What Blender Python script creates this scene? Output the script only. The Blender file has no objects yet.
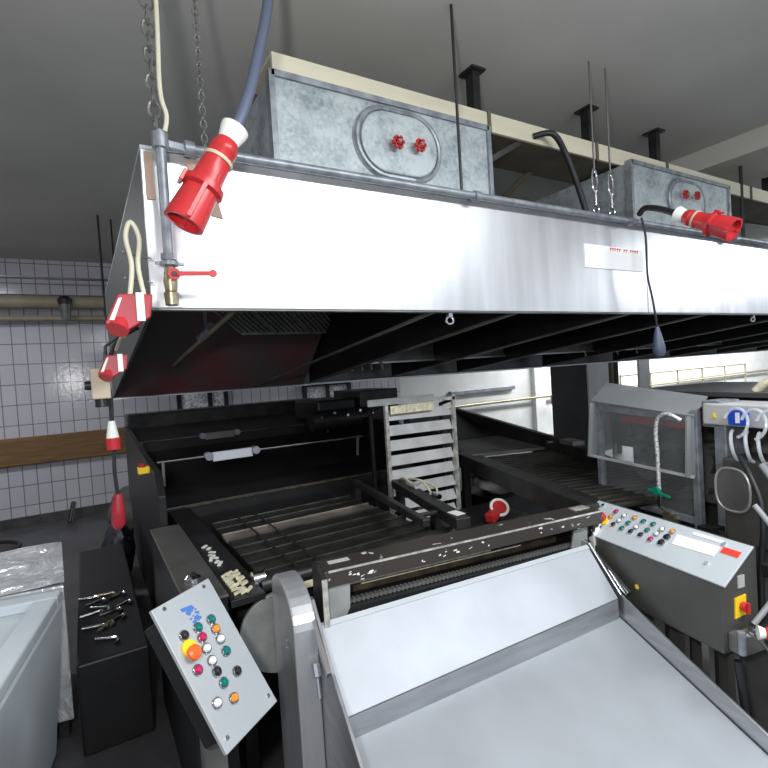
import bpy, bmesh, math, random
from mathutils import Vector, Matrix
random.seed(7)
sc = bpy.context.scene
COL = sc.collection
R = math.radians
PI = math.pi

# ------------------------------------------------------------------ camera
EYE = Vector((0, 0, 1.65))
yaw, pitch, roll = R(31), R(-1.6), R(3.6)
f = Vector((math.sin(yaw) * math.cos(pitch), math.cos(yaw) * math.cos(pitch), math.sin(pitch)))
r0 = Vector((math.cos(yaw), -math.sin(yaw), 0)); u0 = r0.cross(f)
rt = r0 * math.cos(roll) - u0 * math.sin(roll); up = u0 * math.cos(roll) + r0 * math.sin(roll)
cam = bpy.data.objects.new('camera', bpy.data.cameras.new('camera'))
COL.objects.link(cam); sc.camera = cam
cam.matrix_world = Matrix(((rt.x, up.x, -f.x, EYE.x), (rt.y, up.y, -f.y, EYE.y), (rt.z, up.z, -f.z, EYE.z), (0, 0, 0, 1)))
cam.data.sensor_width = 36; cam.data.lens = 36 * 500 / 768; cam.data.clip_start = 0.05

# ------------------------------------------------------------------ world, lights, exposure
w = bpy.data.worlds.new('world'); sc.world = w; w.use_nodes = True
w.node_tree.nodes['Background'].inputs[0].default_value = (0.80, 0.88, 1.0, 1)
w.node_tree.nodes['Background'].inputs[1].default_value = 0.55
sc.view_settings.view_transform = 'Standard'; sc.view_settings.look = 'None'
sc.view_settings.exposure = 0.0; sc.view_settings.gamma = 1.0; sc.view_settings.use_curve_mapping = False

def tube_light(name, loc, sx, sy, watts, col=(0.93, 0.97, 1.0), rot=(0, 0, 0)):
    l = bpy.data.lights.new(name, 'AREA'); l.shape = 'RECTANGLE'; l.size = sx; l.size_y = sy
    l.energy = watts; l.color = col
    o = bpy.data.objects.new(name, l); COL.objects.link(o); o.location = loc; o.rotation_euler = rot
    return o
tube_light('ceiling_light_near', (1.7, -0.5, 2.95), 2.6, 0.25, 95, rot=(R(25), 0, 0))
tube_light('ceiling_light_right', (8.2, -0.5, 2.95), 2.0, 0.25, 130, rot=(R(25), 0, 0))
fl = bpy.data.lights.new('flash_lamp', 'POINT'); fl.energy = 75; fl.shadow_soft_size = 0.05; fl.color = (1.0, 0.99, 0.97)
fo = bpy.data.objects.new('flash_lamp', fl); COL.objects.link(fo); fo.location = (-0.2, 0.0, 1.86)   # the photographer's flash, held up and left
tube_light('ceiling_light_aisle', (-2.6, 1.6, 3.2), 0.3, 1.5, 26)
tube_light('ceiling_light_back', (-1.6, 5.4, 3.2), 1.5, 0.3, 50)
tube_light('ceiling_light_hall', (10.5, 5.9, 3.2), 5.0, 0.6, 420)
tube_light('ceiling_light_hall_far', (15.5, 5.6, 3.2), 5.0, 0.6, 420)

# ------------------------------------------------------------------ materials
MATS = {}
def nodes_of(m):
    m.use_nodes = True
    return m.node_tree.nodes, m.node_tree.links, m.node_tree.nodes['Principled BSDF']
def setin(b, k, v):
    if k in b.inputs: b.inputs[k].default_value = v
def plain(name, col, rough=0.5, metal=0.0, noise=0.0, scale=8.0, bump=0.0, stretch=(1, 1, 1), col2=None, lo=0.35, hi=0.65, detail=6, trans=0.0, alpha=None, coat=0.0):
    """Principled material whose colour varies between col and col2 by a noise of object coordinates."""
    m = bpy.data.materials.new(name); N, L, b = nodes_of(m)
    setin(b, 'Base Color', (*col, 1)); setin(b, 'Roughness', rough); setin(b, 'Metallic', metal)
    setin(b, 'Transmission Weight', trans); setin(b, 'Coat Weight', coat)
    if noise or col2:
        tc = N.new('ShaderNodeTexCoord'); mp = N.new('ShaderNodeMapping'); nz = N.new('ShaderNodeTexNoise')
        mp.inputs['Scale'].default_value = stretch
        nz.inputs['Scale'].default_value = scale; nz.inputs['Detail'].default_value = detail
        L.new(tc.outputs['Object'], mp.inputs['Vector']); L.new(mp.outputs[0], nz.inputs['Vector'])
        cr = N.new('ShaderNodeValToRGB'); cr.color_ramp.elements[0].position = lo; cr.color_ramp.elements[1].position = hi
        c2 = col2 or tuple(min(1, c * (1 + noise)) for c in col); c1 = col if col2 else tuple(c * (1 - noise) for c in col)
        cr.color_ramp.elements[0].color = (*c1, 1); cr.color_ramp.elements[1].color = (*c2, 1)
        L.new(nz.outputs['Fac'], cr.inputs[0]); L.new(cr.outputs[0], b.inputs['Base Color'])
        if bump:
            bp = N.new('ShaderNodeBump'); bp.inputs['Strength'].default_value = bump; bp.inputs['Distance'].default_value = 0.01
            L.new(nz.outputs['Fac'], bp.inputs['Height']); L.new(bp.outputs[0], b.inputs['Normal'])
    MATS[name] = m
    return m

plain('brushed', (0.60, 0.61, 0.63), 0.34, 0.72, col2=(0.80, 0.81, 0.84), scale=3.0, stretch=(3.0, 3.0, 0.35), lo=0.3, hi=0.7)
plain('stainless', (0.50, 0.51, 0.53), 0.30, 0.85, noise=0.12, scale=5, stretch=(1, 1, 6))
plain('tray_steel', (0.36, 0.38, 0.41), 0.5, 0.35, noise=0.07, scale=4, detail=8)
plain('dull_steel', (0.20, 0.20, 0.19), 0.45, 0.6, noise=0.2, scale=6)
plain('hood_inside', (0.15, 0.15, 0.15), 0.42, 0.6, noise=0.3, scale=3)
plain('filter_steel', (0.50, 0.50, 0.48), 0.35, 0.5, noise=0.2, scale=9)
plain('dark_steel', (0.035, 0.034, 0.033), 0.42, 0.4, noise=0.35, scale=7)
plain('black_steel', (0.014, 0.014, 0.015), 0.45, 0.2, noise=0.3, scale=5)
plain('slat_steel', (0.040, 0.038, 0.034), 0.36, 0.5, noise=0.35, scale=10, stretch=(1, 4, 1))
plain('slat_pale', (0.20, 0.18, 0.15), 0.4, 0.3, noise=0.25, scale=10)
plain('worn_paint', (0.055, 0.047, 0.043), 0.34, 0.25, col2=(0.75, 0.73, 0.68), scale=16, lo=0.66, hi=0.69, stretch=(1, 1, 2.2))
plain('chipped_black', (0.02, 0.02, 0.02), 0.4, 0.2, col2=(0.78, 0.77, 0.72), scale=30, lo=0.52, hi=0.55)
plain('bare_edge', (0.62, 0.60, 0.55), 0.35, 0.5, noise=0.3, scale=30)
plain('brown_grime', (0.10, 0.075, 0.035), 0.6, 0.1, col2=(0.03, 0.025, 0.02), scale=18)
plain('pale_strip', (0.62, 0.58, 0.42), 0.5, 0, noise=0.25, scale=40)
plain('side_plate', (0.085, 0.082, 0.078), 0.5, 0.25, noise=0.3, scale=4)
plain('column_dark', (0.07, 0.07, 0.072), 0.5, 0.3, noise=0.15, scale=2)
plain('white_paint', (0.72, 0.72, 0.70), 0.6, 0, noise=0.06, scale=3)
plain('cream_paint', (0.66, 0.62, 0.47), 0.55, 0, noise=0.10, scale=3, stretch=(0.3, 2, 2))
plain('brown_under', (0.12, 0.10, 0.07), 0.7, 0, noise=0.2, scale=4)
plain('ceiling_paint', (0.58, 0.57, 0.54), 0.85, 0, noise=0.06, scale=1.2)
plain('step_paint', (0.56, 0.54, 0.49), 0.85, 0, noise=0.05, scale=1.2)
plain('floor_grey', (0.075, 0.075, 0.08), 0.42, 0, noise=0.25, scale=3)
plain('wood_rail', (0.20, 0.105, 0.038), 0.55, 0, noise=0.25, scale=5, stretch=(0.5, 6, 6))
plain('pipe_beige', (0.33, 0.29, 0.20), 0.5, 0, noise=0.15, scale=4)
plain('pipe_grey', (0.28, 0.30, 0.33), 0.42, 0.5, noise=0.25, scale=18)
plain('red_plastic', (0.50, 0.025, 0.03), 0.30, 0, noise=0.08, scale=12)
plain('red_dark', (0.36, 0.02, 0.035), 0.4, 0, noise=0.1, scale=12)
plain('orange_plastic', (0.95, 0.13, 0.02), 0.35)
plain('yellow_plastic', (0.90, 0.62, 0.02), 0.4)
plain('green_plastic', (0.0, 0.22, 0.13), 0.3)
plain('teal_button', (0.0, 0.16, 0.14), 0.25)
plain('amber_button', (0.85, 0.28, 0.03), 0.25)
plain('white_button', (0.75, 0.76, 0.78), 0.25)
plain('crimson_button', (0.50, 0.01, 0.10), 0.25)
plain('black_plastic', (0.012, 0.012, 0.013), 0.4)
plain('blue_plastic', (0.01, 0.07, 0.55), 0.35)
plain('blue_grime', (0.06, 0.17, 0.50), 0.6)
plain('cable_black', (0.015, 0.016, 0.018), 0.5)
plain('cable_blue_grey', (0.09, 0.11, 0.17), 0.45)
plain('cable_cream', (0.58, 0.56, 0.43), 0.5)
plain('tie_beige', (0.55, 0.47, 0.35), 0.6)
plain('nylon_white', (0.80, 0.82, 0.76), 0.45)
plain('brass', (0.34, 0.30, 0.20), 0.35, 0.8, noise=0.3, scale=30)
plain('chrome', (0.80, 0.80, 0.82), 0.15, 1.0)
plain('panel_grey', (0.40, 0.43, 0.45), 0.42, 0.15, noise=0.04, scale=5)
plain('console_face', (0.52, 0.56, 0.59), 0.42, 0.1, noise=0.04, scale=5)
plain('bin_white', (0.62, 0.68, 0.72), 0.5, 0, noise=0.05, scale=3)
plain('paper_white', (0.88, 0.88, 0.88), 0.5)
plain('paper_red', (0.85, 0.05, 0.03), 0.5)
plain('sack_grey', (0.09, 0.09, 0.08), 0.7, 0, noise=0.25, scale=6)
plain('sack_blue', (0.010, 0.012, 0.025), 0.55, 0, noise=0.3, scale=6)
plain('sack_pale', (0.45, 0.45, 0.45), 0.6, 0, noise=0.15, scale=8)
plain('belt_grey', (0.30, 0.31, 0.30), 0.45, 0.2, noise=0.15, scale=12)
plain('tape_brown', (0.42, 0.30, 0.24), 0.6)

def mat_galvanised():
    m = bpy.data.materials.new('galvanised'); N, L, b = nodes_of(m)
    tc = N.new('ShaderNodeTexCoord'); v = N.new('ShaderNodeTexVoronoi'); v.inputs['Scale'].default_value = 70
    n = N.new('ShaderNodeTexNoise'); n.inputs['Scale'].default_value = 5; n.inputs['Detail'].default_value = 10; n.inputs['Roughness'].default_value = 0.7
    L.new(tc.outputs['Object'], v.inputs['Vector']); L.new(tc.outputs['Object'], n.inputs['Vector'])
    mx = N.new('ShaderNodeMix'); mx.data_type = 'FLOAT'; mx.inputs[0].default_value = 0.12
    L.new(n.outputs['Fac'], mx.inputs[2]); L.new(v.outputs['Color'], mx.inputs[3])
    cr = N.new('ShaderNodeValToRGB'); e = cr.color_ramp.elements
    e[0].position = 0.34; e[0].color = (0.20, 0.24, 0.26, 1); e[1].position = 0.56; e[1].color = (0.44, 0.49, 0.50, 1)
    L.new(mx.outputs[0], cr.inputs[0]); L.new(cr.outputs[0], b.inputs['Base Color'])
    setin(b, 'Roughness', 0.5); setin(b, 'Metallic', 0.35); MATS['galvanised'] = m
mat_galvanised()

def mat_tiles():
    m = bpy.data.materials.new('wall_tiles'); N, L, b = nodes_of(m)
    tc = N.new('ShaderNodeTexCoord'); mp = N.new('ShaderNodeMapping'); mp.inputs['Rotation'].default_value = (R(-90), 0, 0)
    br = N.new('ShaderNodeTexBrick'); br.offset = 0.0; br.inputs['Scale'].default_value = 1.0
    br.inputs['Brick Width'].default_value = 0.145; br.inputs['Row Height'].default_value = 0.25
    br.inputs['Mortar Size'].default_value = 0.006; br.inputs['Mortar Smooth'].default_value = 0.2
    br.inputs['Color1'].default_value = (0.60, 0.58, 0.63, 1); br.inputs['Color2'].default_value = (0.56, 0.55, 0.60, 1)
    br.inputs['Mortar'].default_value = (0.20, 0.20, 0.24, 1)
    L.new(tc.outputs['Object'], mp.inputs['Vector']); L.new(mp.outputs[0], br.inputs['Vector']); L.new(br.outputs['Color'], b.inputs['Base Color'])
    n = N.new('ShaderNodeTexNoise'); n.inputs['Scale'].default_value = 22; L.new(tc.outputs['Object'], n.inputs['Vector'])
    ad = N.new('ShaderNodeMath'); ad.operation = 'MULTIPLY_ADD'; ad.inputs[1].default_value = -1.0
    ml = N.new('ShaderNodeMath'); ml.operation = 'MULTIPLY'; ml.inputs[1].default_value = 0.6
    L.new(n.outputs['Fac'], ml.inputs[0]); L.new(br.outputs['Fac'], ad.inputs[0]); L.new(ml.outputs[0], ad.inputs[2])
    bp = N.new('ShaderNodeBump'); bp.inputs['Strength'].default_value = 0.35; bp.inputs['Distance'].default_value = 0.004
    L.new(ad.outputs[0], bp.inputs['Height']); L.new(bp.outputs[0], b.inputs['Normal'])
    setin(b, 'Roughness', 0.16); MATS['wall_tiles'] = m
mat_tiles()

def mat_foil():
    m = bpy.data.materials.new('crumpled_foil'); N, L, b = nodes_of(m)
    setin(b, 'Base Color', (0.85, 0.86, 0.88, 1)); setin(b, 'Metallic', 0.55); setin(b, 'Roughness', 0.22)
    tc = N.new('ShaderNodeTexCoord'); v = N.new('ShaderNodeTexNoise'); v.inputs['Scale'].default_value = 5; v.inputs['Detail'].default_value = 5
    v.inputs['Distortion'].default_value = 1.0
    L.new(tc.outputs['Object'], v.inputs['Vector']); bp = N.new('ShaderNodeBump'); bp.inputs['Strength'].default_value = 0.5; bp.inputs['Distance'].default_value = 0.05
    L.new(v.outputs['Fac'], bp.inputs['Height']); L.new(bp.outputs[0], b.inputs['Normal']); MATS['crumpled_foil'] = m
mat_foil()

def mat_acrylic(name, col, op, rough=0.12):
    """Scratched clear sheet: part see-through, part milky surface."""
    m = bpy.data.materials.new(name); N, L, b = nodes_of(m)
    setin(b, 'Base Color', (*col, 1)); setin(b, 'Roughness', rough)
    tr = N.new('ShaderNodeBsdfTransparent'); tr.inputs[0].default_value = (0.93, 0.95, 0.95, 1)
    mx = N.new('ShaderNodeMixShader'); tc = N.new('ShaderNodeTexCoord'); n = N.new('ShaderNodeTexNoise')
    n.inputs['Scale'].default_value = 5; n.inputs['Detail'].default_value = 6; L.new(tc.outputs['Object'], n.inputs['Vector'])
    mr = N.new('ShaderNodeMapRange'); mr.inputs[3].default_value = op * 0.75; mr.inputs[4].default_value = min(1, op * 1.25)
    L.new(n.outputs['Fac'], mr.inputs[0]); L.new(mr.outputs[0], mx.inputs[0])
    out = N['Material Output']; L.new(tr.outputs[0], mx.inputs[1]); L.new(b.outputs[0], mx.inputs[2]); L.new(mx.outputs[0], out.inputs[0])
    MATS[name] = m
mat_acrylic('acrylic', (0.42, 0.44, 0.45), 0.13)
mat_acrylic('acrylic_milky', (0.27, 0.285, 0.29), 0.78, 0.3)
plain('casing_steel', (0.10, 0.10, 0.093), 0.4, 0.4, noise=0.12, scale=4)
plain('outer_side', (0.09, 0.09, 0.085), 0.6, 0.1)
plain('red_reflection_tint', (0.17, 0.15, 0.15), 0.45, 0.2, col2=(0.27, 0.09, 0.10), scale=1.6, lo=0.40, hi=0.65, detail=2)  # red reflection on the hood's inner sheet, painted into its colour as broad noise
plain('braid', (0.75, 0.75, 0.75), 0.35, 0.4, col2=(0.3, 0.3, 0.3), scale=120, lo=0.5, hi=0.6)
plain('hose_grey', (0.30, 0.31, 0.32), 0.4)
mat_acrylic('clear_tube', (0.80, 0.84, 0.88), 0.42, 0.12)

plain('foil_glass', (0.75, 0.78, 0.82), 0.2, 0.0, noise=0.5, scale=30)
# ------------------------------------------------------------------ mesh builder and object helpers
FR = [Matrix.Identity(4)]
def frame(x=0, y=0, deg=0): FR[0] = Matrix.Translation((x, y, 0)) @ Matrix.Rotation(R(deg), 4, 'Z')

class MB:
    def __init__(s): s.bm = bmesh.new()
    def hexa(s, p):
        """8 corners: 4 bottom then 4 top, both counter-clockwise."""
        v = [s.bm.verts.new(Vector(q)) for q in p]
        for q in ((3, 2, 1, 0), (4, 5, 6, 7), (0, 1, 5, 4), (1, 2, 6, 5), (2, 3, 7, 6), (3, 0, 4, 7)):
            s.bm.faces.new([v[i] for i in q])
        return s
    def box(s, x0, x1, y0, y1, z0, z1):
        return s.hexa([(x0, y0, z0), (x1, y0, z0), (x1, y1, z0), (x0, y1, z0), (x0, y0, z1), (x1, y0, z1), (x1, y1, z1), (x0, y1, z1)])
    def prism(s, pts, d):
        """polygon extruded along the vector d."""
        d = Vector(d); a = [s.bm.verts.new(Vector(p)) for p in pts]; b = [s.bm.verts.new(Vector(p) + d) for p in pts]
        n = len(pts); s.bm.faces.new(list(reversed(a))); s.bm.faces.new(b)
        for i in range(n): s.bm.faces.new([a[i], a[(i + 1) % n], b[(i + 1) % n], b[i]])
        return s
    def plate(s, pts, t):
        """polygon in space made into a sheet of thickness t along its own normal."""
        p = [Vector(q) for q in pts]; n = (p[1] - p[0]).cross(p[2] - p[1]).normalized()
        return s.prism([q - n * t / 2 for q in p], n * t)
    def tube(s, pts, r, seg=10, cap=True):
        P = [Vector(q) for q in pts]; n = len(P); rr = r if isinstance(r, (list, tuple)) else [r] * n
        rings = []; ref = None
        for i in range(n):
            t = ((P[min(i + 1, n - 1)] - P[i]).normalized() + (P[i] - P[max(i - 1, 0)]).normalized())
            t = t.normalized() if t.length > 1e-6 else Vector((0, 0, 1))
            if ref is None: ref = t.orthogonal().normalized()
            ref = (ref - t * ref.dot(t)).normalized(); bi = t.cross(ref)
            rings.append([s.bm.verts.new(P[i] + (ref * math.cos(2 * PI * k / seg) + bi * math.sin(2 * PI * k / seg)) * rr[i]) for k in range(seg)])
        for i in range(n - 1):
            for k in range(seg):
                s.bm.faces.new([rings[i][k], rings[i][(k + 1) % seg], rings[i + 1][(k + 1) % seg], rings[i + 1][k]])
        if cap: s.bm.faces.new(list(reversed(rings[0]))); s.bm.faces.new(rings[-1])
        return s
    def bar(s, a, b, wx, wz=None):
        """rectangular bar from a to b."""
        a = Vector(a); b = Vector(b); wz = wz or wx; t = (b - a).normalized()
        h = Vector((0, 0, 1)) if abs(t.z) < 0.9 else Vector((0, 1, 0)); sd = t.cross(h).normalized(); u = sd.cross(t)
        c = [(-1, -1), (1, -1), (1, 1), (-1, 1)]
        return s.hexa([a + sd * x * wx / 2 + u * y * wz / 2 for x, y in c] + [b + sd * x * wx / 2 + u * y * wz / 2 for x, y in c])
    def lathe(s, prof, seg=20, M=None):
        """profile (r, z) turned about z."""
        rings = []
        for r, z in prof:
            rings.append([s.bm.verts.new((M or Matrix.Identity(4)) @ Vector((r * math.cos(2 * PI * k / seg), r * math.sin(2 * PI * k / seg), z))) for k in range(seg)])
        for i in range(len(prof) - 1):
            for k in range(seg): s.bm.faces.new([rings[i][k], rings[i][(k + 1) % seg], rings[i + 1][(k + 1) % seg], rings[i + 1][k]])
        s.bm.faces.new(list(reversed(rings[0]))); s.bm.faces.new(rings[-1]); return s
    def disc(s, c, n, r, h, seg=18):
        """cylinder with its base centre at c, axis n, radius r, height h."""
        M = Matrix.Translation(Vector(c)) @ Vector(n).to_track_quat('Z', 'Y').to_matrix().to_4x4()
        return s.lathe([(r, 0), (r, h)], seg, M)
    def torus(s, c, n, R1, r, seg=20, ms=8, sy=1.0):
        M = Matrix.Translation(Vector(c)) @ Vector(n).to_track_quat('Z', 'Y').to_matrix().to_4x4()
        g = [[s.bm.verts.new(M @ Vector(((R1 + r * math.cos(2 * PI * j / ms)) * math.cos(2 * PI * i / seg), sy * (R1 + r * math.cos(2 * PI * j / ms)) * math.sin(2 * PI * i / seg), r * math.sin(2 * PI * j / ms)))) for j in range(ms)] for i in range(seg)]
        for i in range(seg):
            for j in range(ms): s.bm.faces.new([g[i][j], g[(i + 1) % seg][j], g[(i + 1) % seg][(j + 1) % ms], g[i][(j + 1) % ms]])
        return s
    def blob(s, c, r, seed=0, amp=0.2):
        rnd = random.Random(seed); res = bmesh.ops.create_icosphere(s.bm, subdivisions=3, radius=1.0)
        ph = [rnd.uniform(0, 6) for _ in range(4)]
        for v in res['verts']:
            k = 1 + amp * (math.sin(3.1 * v.co.x + ph[0]) + math.sin(4.3 * v.co.y + ph[1]) + math.sin(5 * v.co.z + ph[2])) / 3 + amp * 0.4 * math.sin(11 * v.co.x + 9 * v.co.y + ph[3])
            v.co = Vector((v.co.x * r[0] * k + c[0], v.co.y * r[1] * k + c[1], max(v.co.z, -0.85) * r[2] * k + c[2]))
        return s
    def build(s, name, mat, parent=None, bevel=0.0, smooth=False, label=None):
        bm = s.bm; bmesh.ops.recalc_face_normals(bm, faces=bm.faces)
        M = FR[0]
        if parent is not None: M = WORLD[parent.name].inverted() @ FR[0]
        bmesh.ops.transform(bm, matrix=M, verts=bm.verts)
        org = Matrix.Identity(4)
        if parent is None:   # put the origin of a one-mesh thing at its base centre
            xs = [v.co.x for v in bm.verts]; ys = [v.co.y for v in bm.verts]; zs = [v.co.z for v in bm.verts]
            c = Vector(((min(xs) + max(xs)) / 2, (min(ys) + max(ys)) / 2, min(zs))); org = Matrix.Translation(c)
            bmesh.ops.translate(bm, vec=-c, verts=bm.verts)
        me = bpy.data.meshes.new(name); bm.to_mesh(me); bm.free()
        me.materials.append(MATS[mat])
        if smooth:
            me.polygons.foreach_set('use_smooth', [True] * len(me.polygons))
        o = bpy.data.objects.new(name, me); COL.objects.link(o)
        o.matrix_basis = org
        WORLD[o.name] = (WORLD[parent.name].copy() if parent is not None else org.copy())
        if parent is not None: o.parent = parent
        if smooth:
            md = o.modifiers.new('edges', 'EDGE_SPLIT'); md.split_angle = R(40)
        if bevel:
            md = o.modifiers.new('bevel', 'BEVEL'); md.width = bevel; md.segments = 2; md.limit_method = 'ANGLE'
        if label: o['label'] = label
        return o
WORLD = {}
def tag(o, label, cat, group=None, kind=None):
    o['label'] = label; o['category'] = cat
    if group: o['group'] = group
    if kind: o['kind'] = kind
    return o
def thing(name, label, cat, loc, group=None):
    o = bpy.data.objects.new(name, None); COL.objects.link(o); o.empty_display_size = 0.1
    M = Matrix.Translation(FR[0] @ Vector(loc)) @ FR[0].to_3x3().to_4x4()
    o.matrix_basis = M; WORLD[o.name] = M.copy(); return tag(o, label, cat, group)
def struct(name, mb, mat, **k):
    o = mb.build(name, mat, **k)
    if k.get('parent') is None: o['kind'] = 'structure'
    return o
def copy_thing(root, M):
    """A copy of a thing with its parts and sub-parts, placed by the matrix M."""
    c = root.copy(); COL.objects.link(c); c.matrix_basis = M
    for ch in root.children:
        d = ch.copy(); COL.objects.link(d); d.parent = c
        for g in ch.children:
            e = g.copy(); COL.objects.link(e); e.parent = d
    return c
def arc(c, a, b, t0, t1, n=10):
    """points on an ellipse c + a cos + b sin."""
    c, a, b = Vector(c), Vector(a), Vector(b)
    return [c + a * math.cos(R(t0 + (t1 - t0) * i / n)) + b * math.sin(R(t0 + (t1 - t0) * i / n)) for i in range(n + 1)]
def smooth_path(P, n=6):
    P = [Vector(p) for p in P]; out = []
    for i in range(len(P) - 1):
        p0 = P[max(i - 1, 0)]; p1 = P[i]; p2 = P[i + 1]; p3 = P[min(i + 2, len(P) - 1)]
        for k in range(n):
            t = k / n
            out.append(0.5 * ((2 * p1) + (p2 - p0) * t + (2 * p0 - 5 * p1 + 4 * p2 - p3) * t * t + (3 * p1 - p0 - 3 * p2 + p3) * t ** 3))
    out.append(P[-1]); return out

# ------------------------------------------------------------------ the room
YW, ZC = 7.6, 3.3
frame()
struct('floor', MB().box(-4, 20, -2.5, YW, -0.1, 0), 'floor_grey')
struct('ceiling', MB().box(-4, 20, -2.5, YW, ZC, ZC + 0.1), 'ceiling_paint')
struct('wall_back', MB().box(-4, 4.9, YW, YW + 0.15, 0, ZC), 'wall_tiles')
struct('wall_back_right', MB().box(4.9, 20, YW, YW + 0.15, 0, ZC), 'white_paint')
struct('wall_left', MB().box(-4.15, -4, -2.5, YW, 0, ZC), 'wall_tiles')
struct('wall_right', MB().box(20, 20.15, -2.5, YW, 0, ZC), 'white_paint')
struct('trim_1', MB().box(4.5, 5.3, -2.4, 7.59, 3.14, ZC), 'step_paint')
struct('trim_2', MB().box(8.25, 8.55, YW - 0.12, YW, 0, ZC), 'white_paint')
struct('baseboard_back', MB().box(-4, 4.9, YW - 0.02, YW, 0, 0.12), 'side_plate')
for k, (x0, x1, z0, z1) in enumerate([(1.15, 1.80, 1.12, 1.60), (3.05, 3.85, 0.98, 1.45)]):
    wn = struct('window_%d' % (k + 1), MB().box(x0, x1, YW - 0.03, YW, z0, z1), 'foil_glass')
    fm = MB()
    for x in (x0, (x0 + x1) / 2 if k else x0 + 0.42, x1): fm.box(x - 0.03, x + 0.03, YW - 0.06, YW - 0.0, z0 - 0.03, z1 + 0.03)
    fm.box(x0, x1, YW - 0.06, YW, z0 - 0.05, z0); fm.box(x0, x1, YW - 0.06, YW, z1, z1 + 0.04)
    struct('window_frame', fm, 'black_plastic', parent=wn)

# pipes and the board along the tiled wall
o = MB().box(-4, 3.4, YW - 0.07, YW, 0.76, 1.10).build('bumper_rail', 'wood_rail', bevel=0.01); tag(o, 'brown wooden bumper board running along the white tiled wall', 'wall rail')
t = thing('pipe_run', 'thick beige pipe with clamps along the top of the tiled wall', 'pipe', (0, 7.4, 2.75))
MB().tube([(-3.98, 7.40, 2.74), (3.2, 7.40, 2.74)], 0.075, 14).build('pipe', 'pipe_beige', t, smooth=True)
MB().tube([(-3.98, 7.5, 2.83), (3.2, 7.5, 2.83)], 0.022, 10).build('pipe', 'dull_steel', t, smooth=True)
for x in (-2.6, -1.2, 1.2): MB().box(x - 0.02, x + 0.02, 7.3, YW - 0.002, 2.64, 2.86).build('bracket', 'dark_steel', t)
o = MB().tube([(-4, 7.45, 2.55), (3.2, 7.45, 2.55)], 0.035, 12).build('wall_pipe', 'pipe_beige', smooth=True); tag(o, 'thinner beige pipe along the tiled wall just below the thick one', 'pipe')
t = thing('wall_lamp', 'small glass jar lamp with black cap hanging under the wall pipes', 'lamp', (-0.12, 7.3, 2.5))
MB().lathe([(0.07, 2.70), (0.08, 2.76), (0.05, 2.80)], 14, Matrix.Translation((-0.12, 7.28, 0))).build('cap', 'black_plastic', t, smooth=True)
MB().lathe([(0.035, 2.50), (0.05, 2.54), (0.065, 2.70)], 14, Matrix.Translation((-0.12, 7.28, 0))).build('glass', 'dull_steel', t, smooth=True)
MB().bar((-0.12, 7.28, 2.78), (-0.12, 7.6, 2.82), 0.03).build('arm', 'black_plastic', t)
o = MB().tube([(0.23, 5.5, 3.3), (0.235, 5.5, 2.3)], 0.009, 8).build('threaded_rod', 'black_steel'); tag(o, 'long thin dark rod hanging from ceiling near left end of hood', 'rod')
t = thing('hanger_rod', 'short dark rod from the ceiling carrying a thin horizontal pipe', 'rod', (0.34, 5.6, 2.6))
MB().tube([(0.345, 5.6, 3.3), (0.345, 5.6, 2.64)], 0.008, 8).build('rod', 'black_steel', t)
MB().tube([(-4, 5.6, 2.70), (0.37, 5.6, 2.70)], 0.013, 8).build('pipe', 'dull_steel', t)
MB().box(0.32, 0.37, 5.58, 5.62, 2.60, 2.73).build('clamp', 'black_steel', t)

# right-hand part of the back wall
o = MB().tube([(5.0, 7.5, 0.86), (20, 7.5, 0.86)], 0.03, 10).build('wall_pipe', 'brass', smooth=True); tag(o, 'brownish pipe running along the white wall behind the machines', 'pipe')
o = MB().box(6.0, 7.7, YW - 0.08, YW, 1.08, 1.16).build('cable_trunking', 'pipe_grey', bevel=0.01); tag(o, 'short grey trunking on white wall above the brown pipe', 'trunking')
t = thing('wall_valve', 'small red hand valve on the pipe at the white back wall', 'valve', (8.75, 7.42, 0.6))
MB().torus((8.75, 7.38, 0.68), (0, 1, 0), 0.07, 0.018).build('handwheel', 'red_plastic', t, smooth=True)
MB().tube([(8.75, 7.38, 0.68), (8.75, 7.5, 0.68), (8.75, 7.5, 0.86)], 0.018).build('stem', 'brass', t)
t = thing('column', 'wide steel column, dark on its side and white in front, under the hood', 'column', (7.0, 5.0, 0))
MB().box(6.72, 7.2, 5.03, 5.75, 0, ZC).build('cladding', 'column_dark', t)
MB().box(6.70, 7.2, 5.0, 5.03, 0, ZC).build('front_panel', 'white_paint', t)
t = thing('pipe_bundle', 'three dark upright pipes standing beside the column', 'pipe', (7.5, 5.2, 0))
for k in range(3): MB().tube([(7.4 + 0.14 * k, 5.2, 0), (7.4 + 0.14 * k, 5.2, ZC)], 0.045, 10).build('pipe', ('dark_steel', 'brown_under', 'dark_steel')[k], t, smooth=True)
MB().box(7.32, 7.76, 5.22, 5.27, 1.30, 1.35).build('bracket', 'pipe_grey', t)
o = MB().box(8.0, 8.3, 4.98, 5.02, 0, ZC).build('white_post', 'white_paint'); tag(o, 'white upright panel right of the dark pipe bundle', 'panel')
t = thing('guard_railing', 'long tubular railing with uprights in front of bright white wall', 'railing', (11, 6.4, 0))
for z in (0.95, 1.22): MB().tube([(9.6, 6.4, z), (15, 6.4, z)], 0.022, 8).build('rail', 'pipe_beige', t)
for k in range(6): MB().tube([(9.6 + k * 1.08, 6.4, 0), (9.6 + k * 1.08, 6.4, 1.22)], 0.022, 8).build('post', 'pipe_beige', t)
t = thing('hanging_sign', 'small red sign hanging in front of the bright back wall', 'sign', (8.97, 6.92, 1.36))
MB().box(8.75, 9.2, 6.9, 6.94, 1.36, 1.46).build('board', 'red_plastic', t)
MB().tube([(8.97, 6.92, 1.46), (8.97, 6.92, ZC)], 0.005, 6).build('hanger', 'dull_steel', t)

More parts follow.
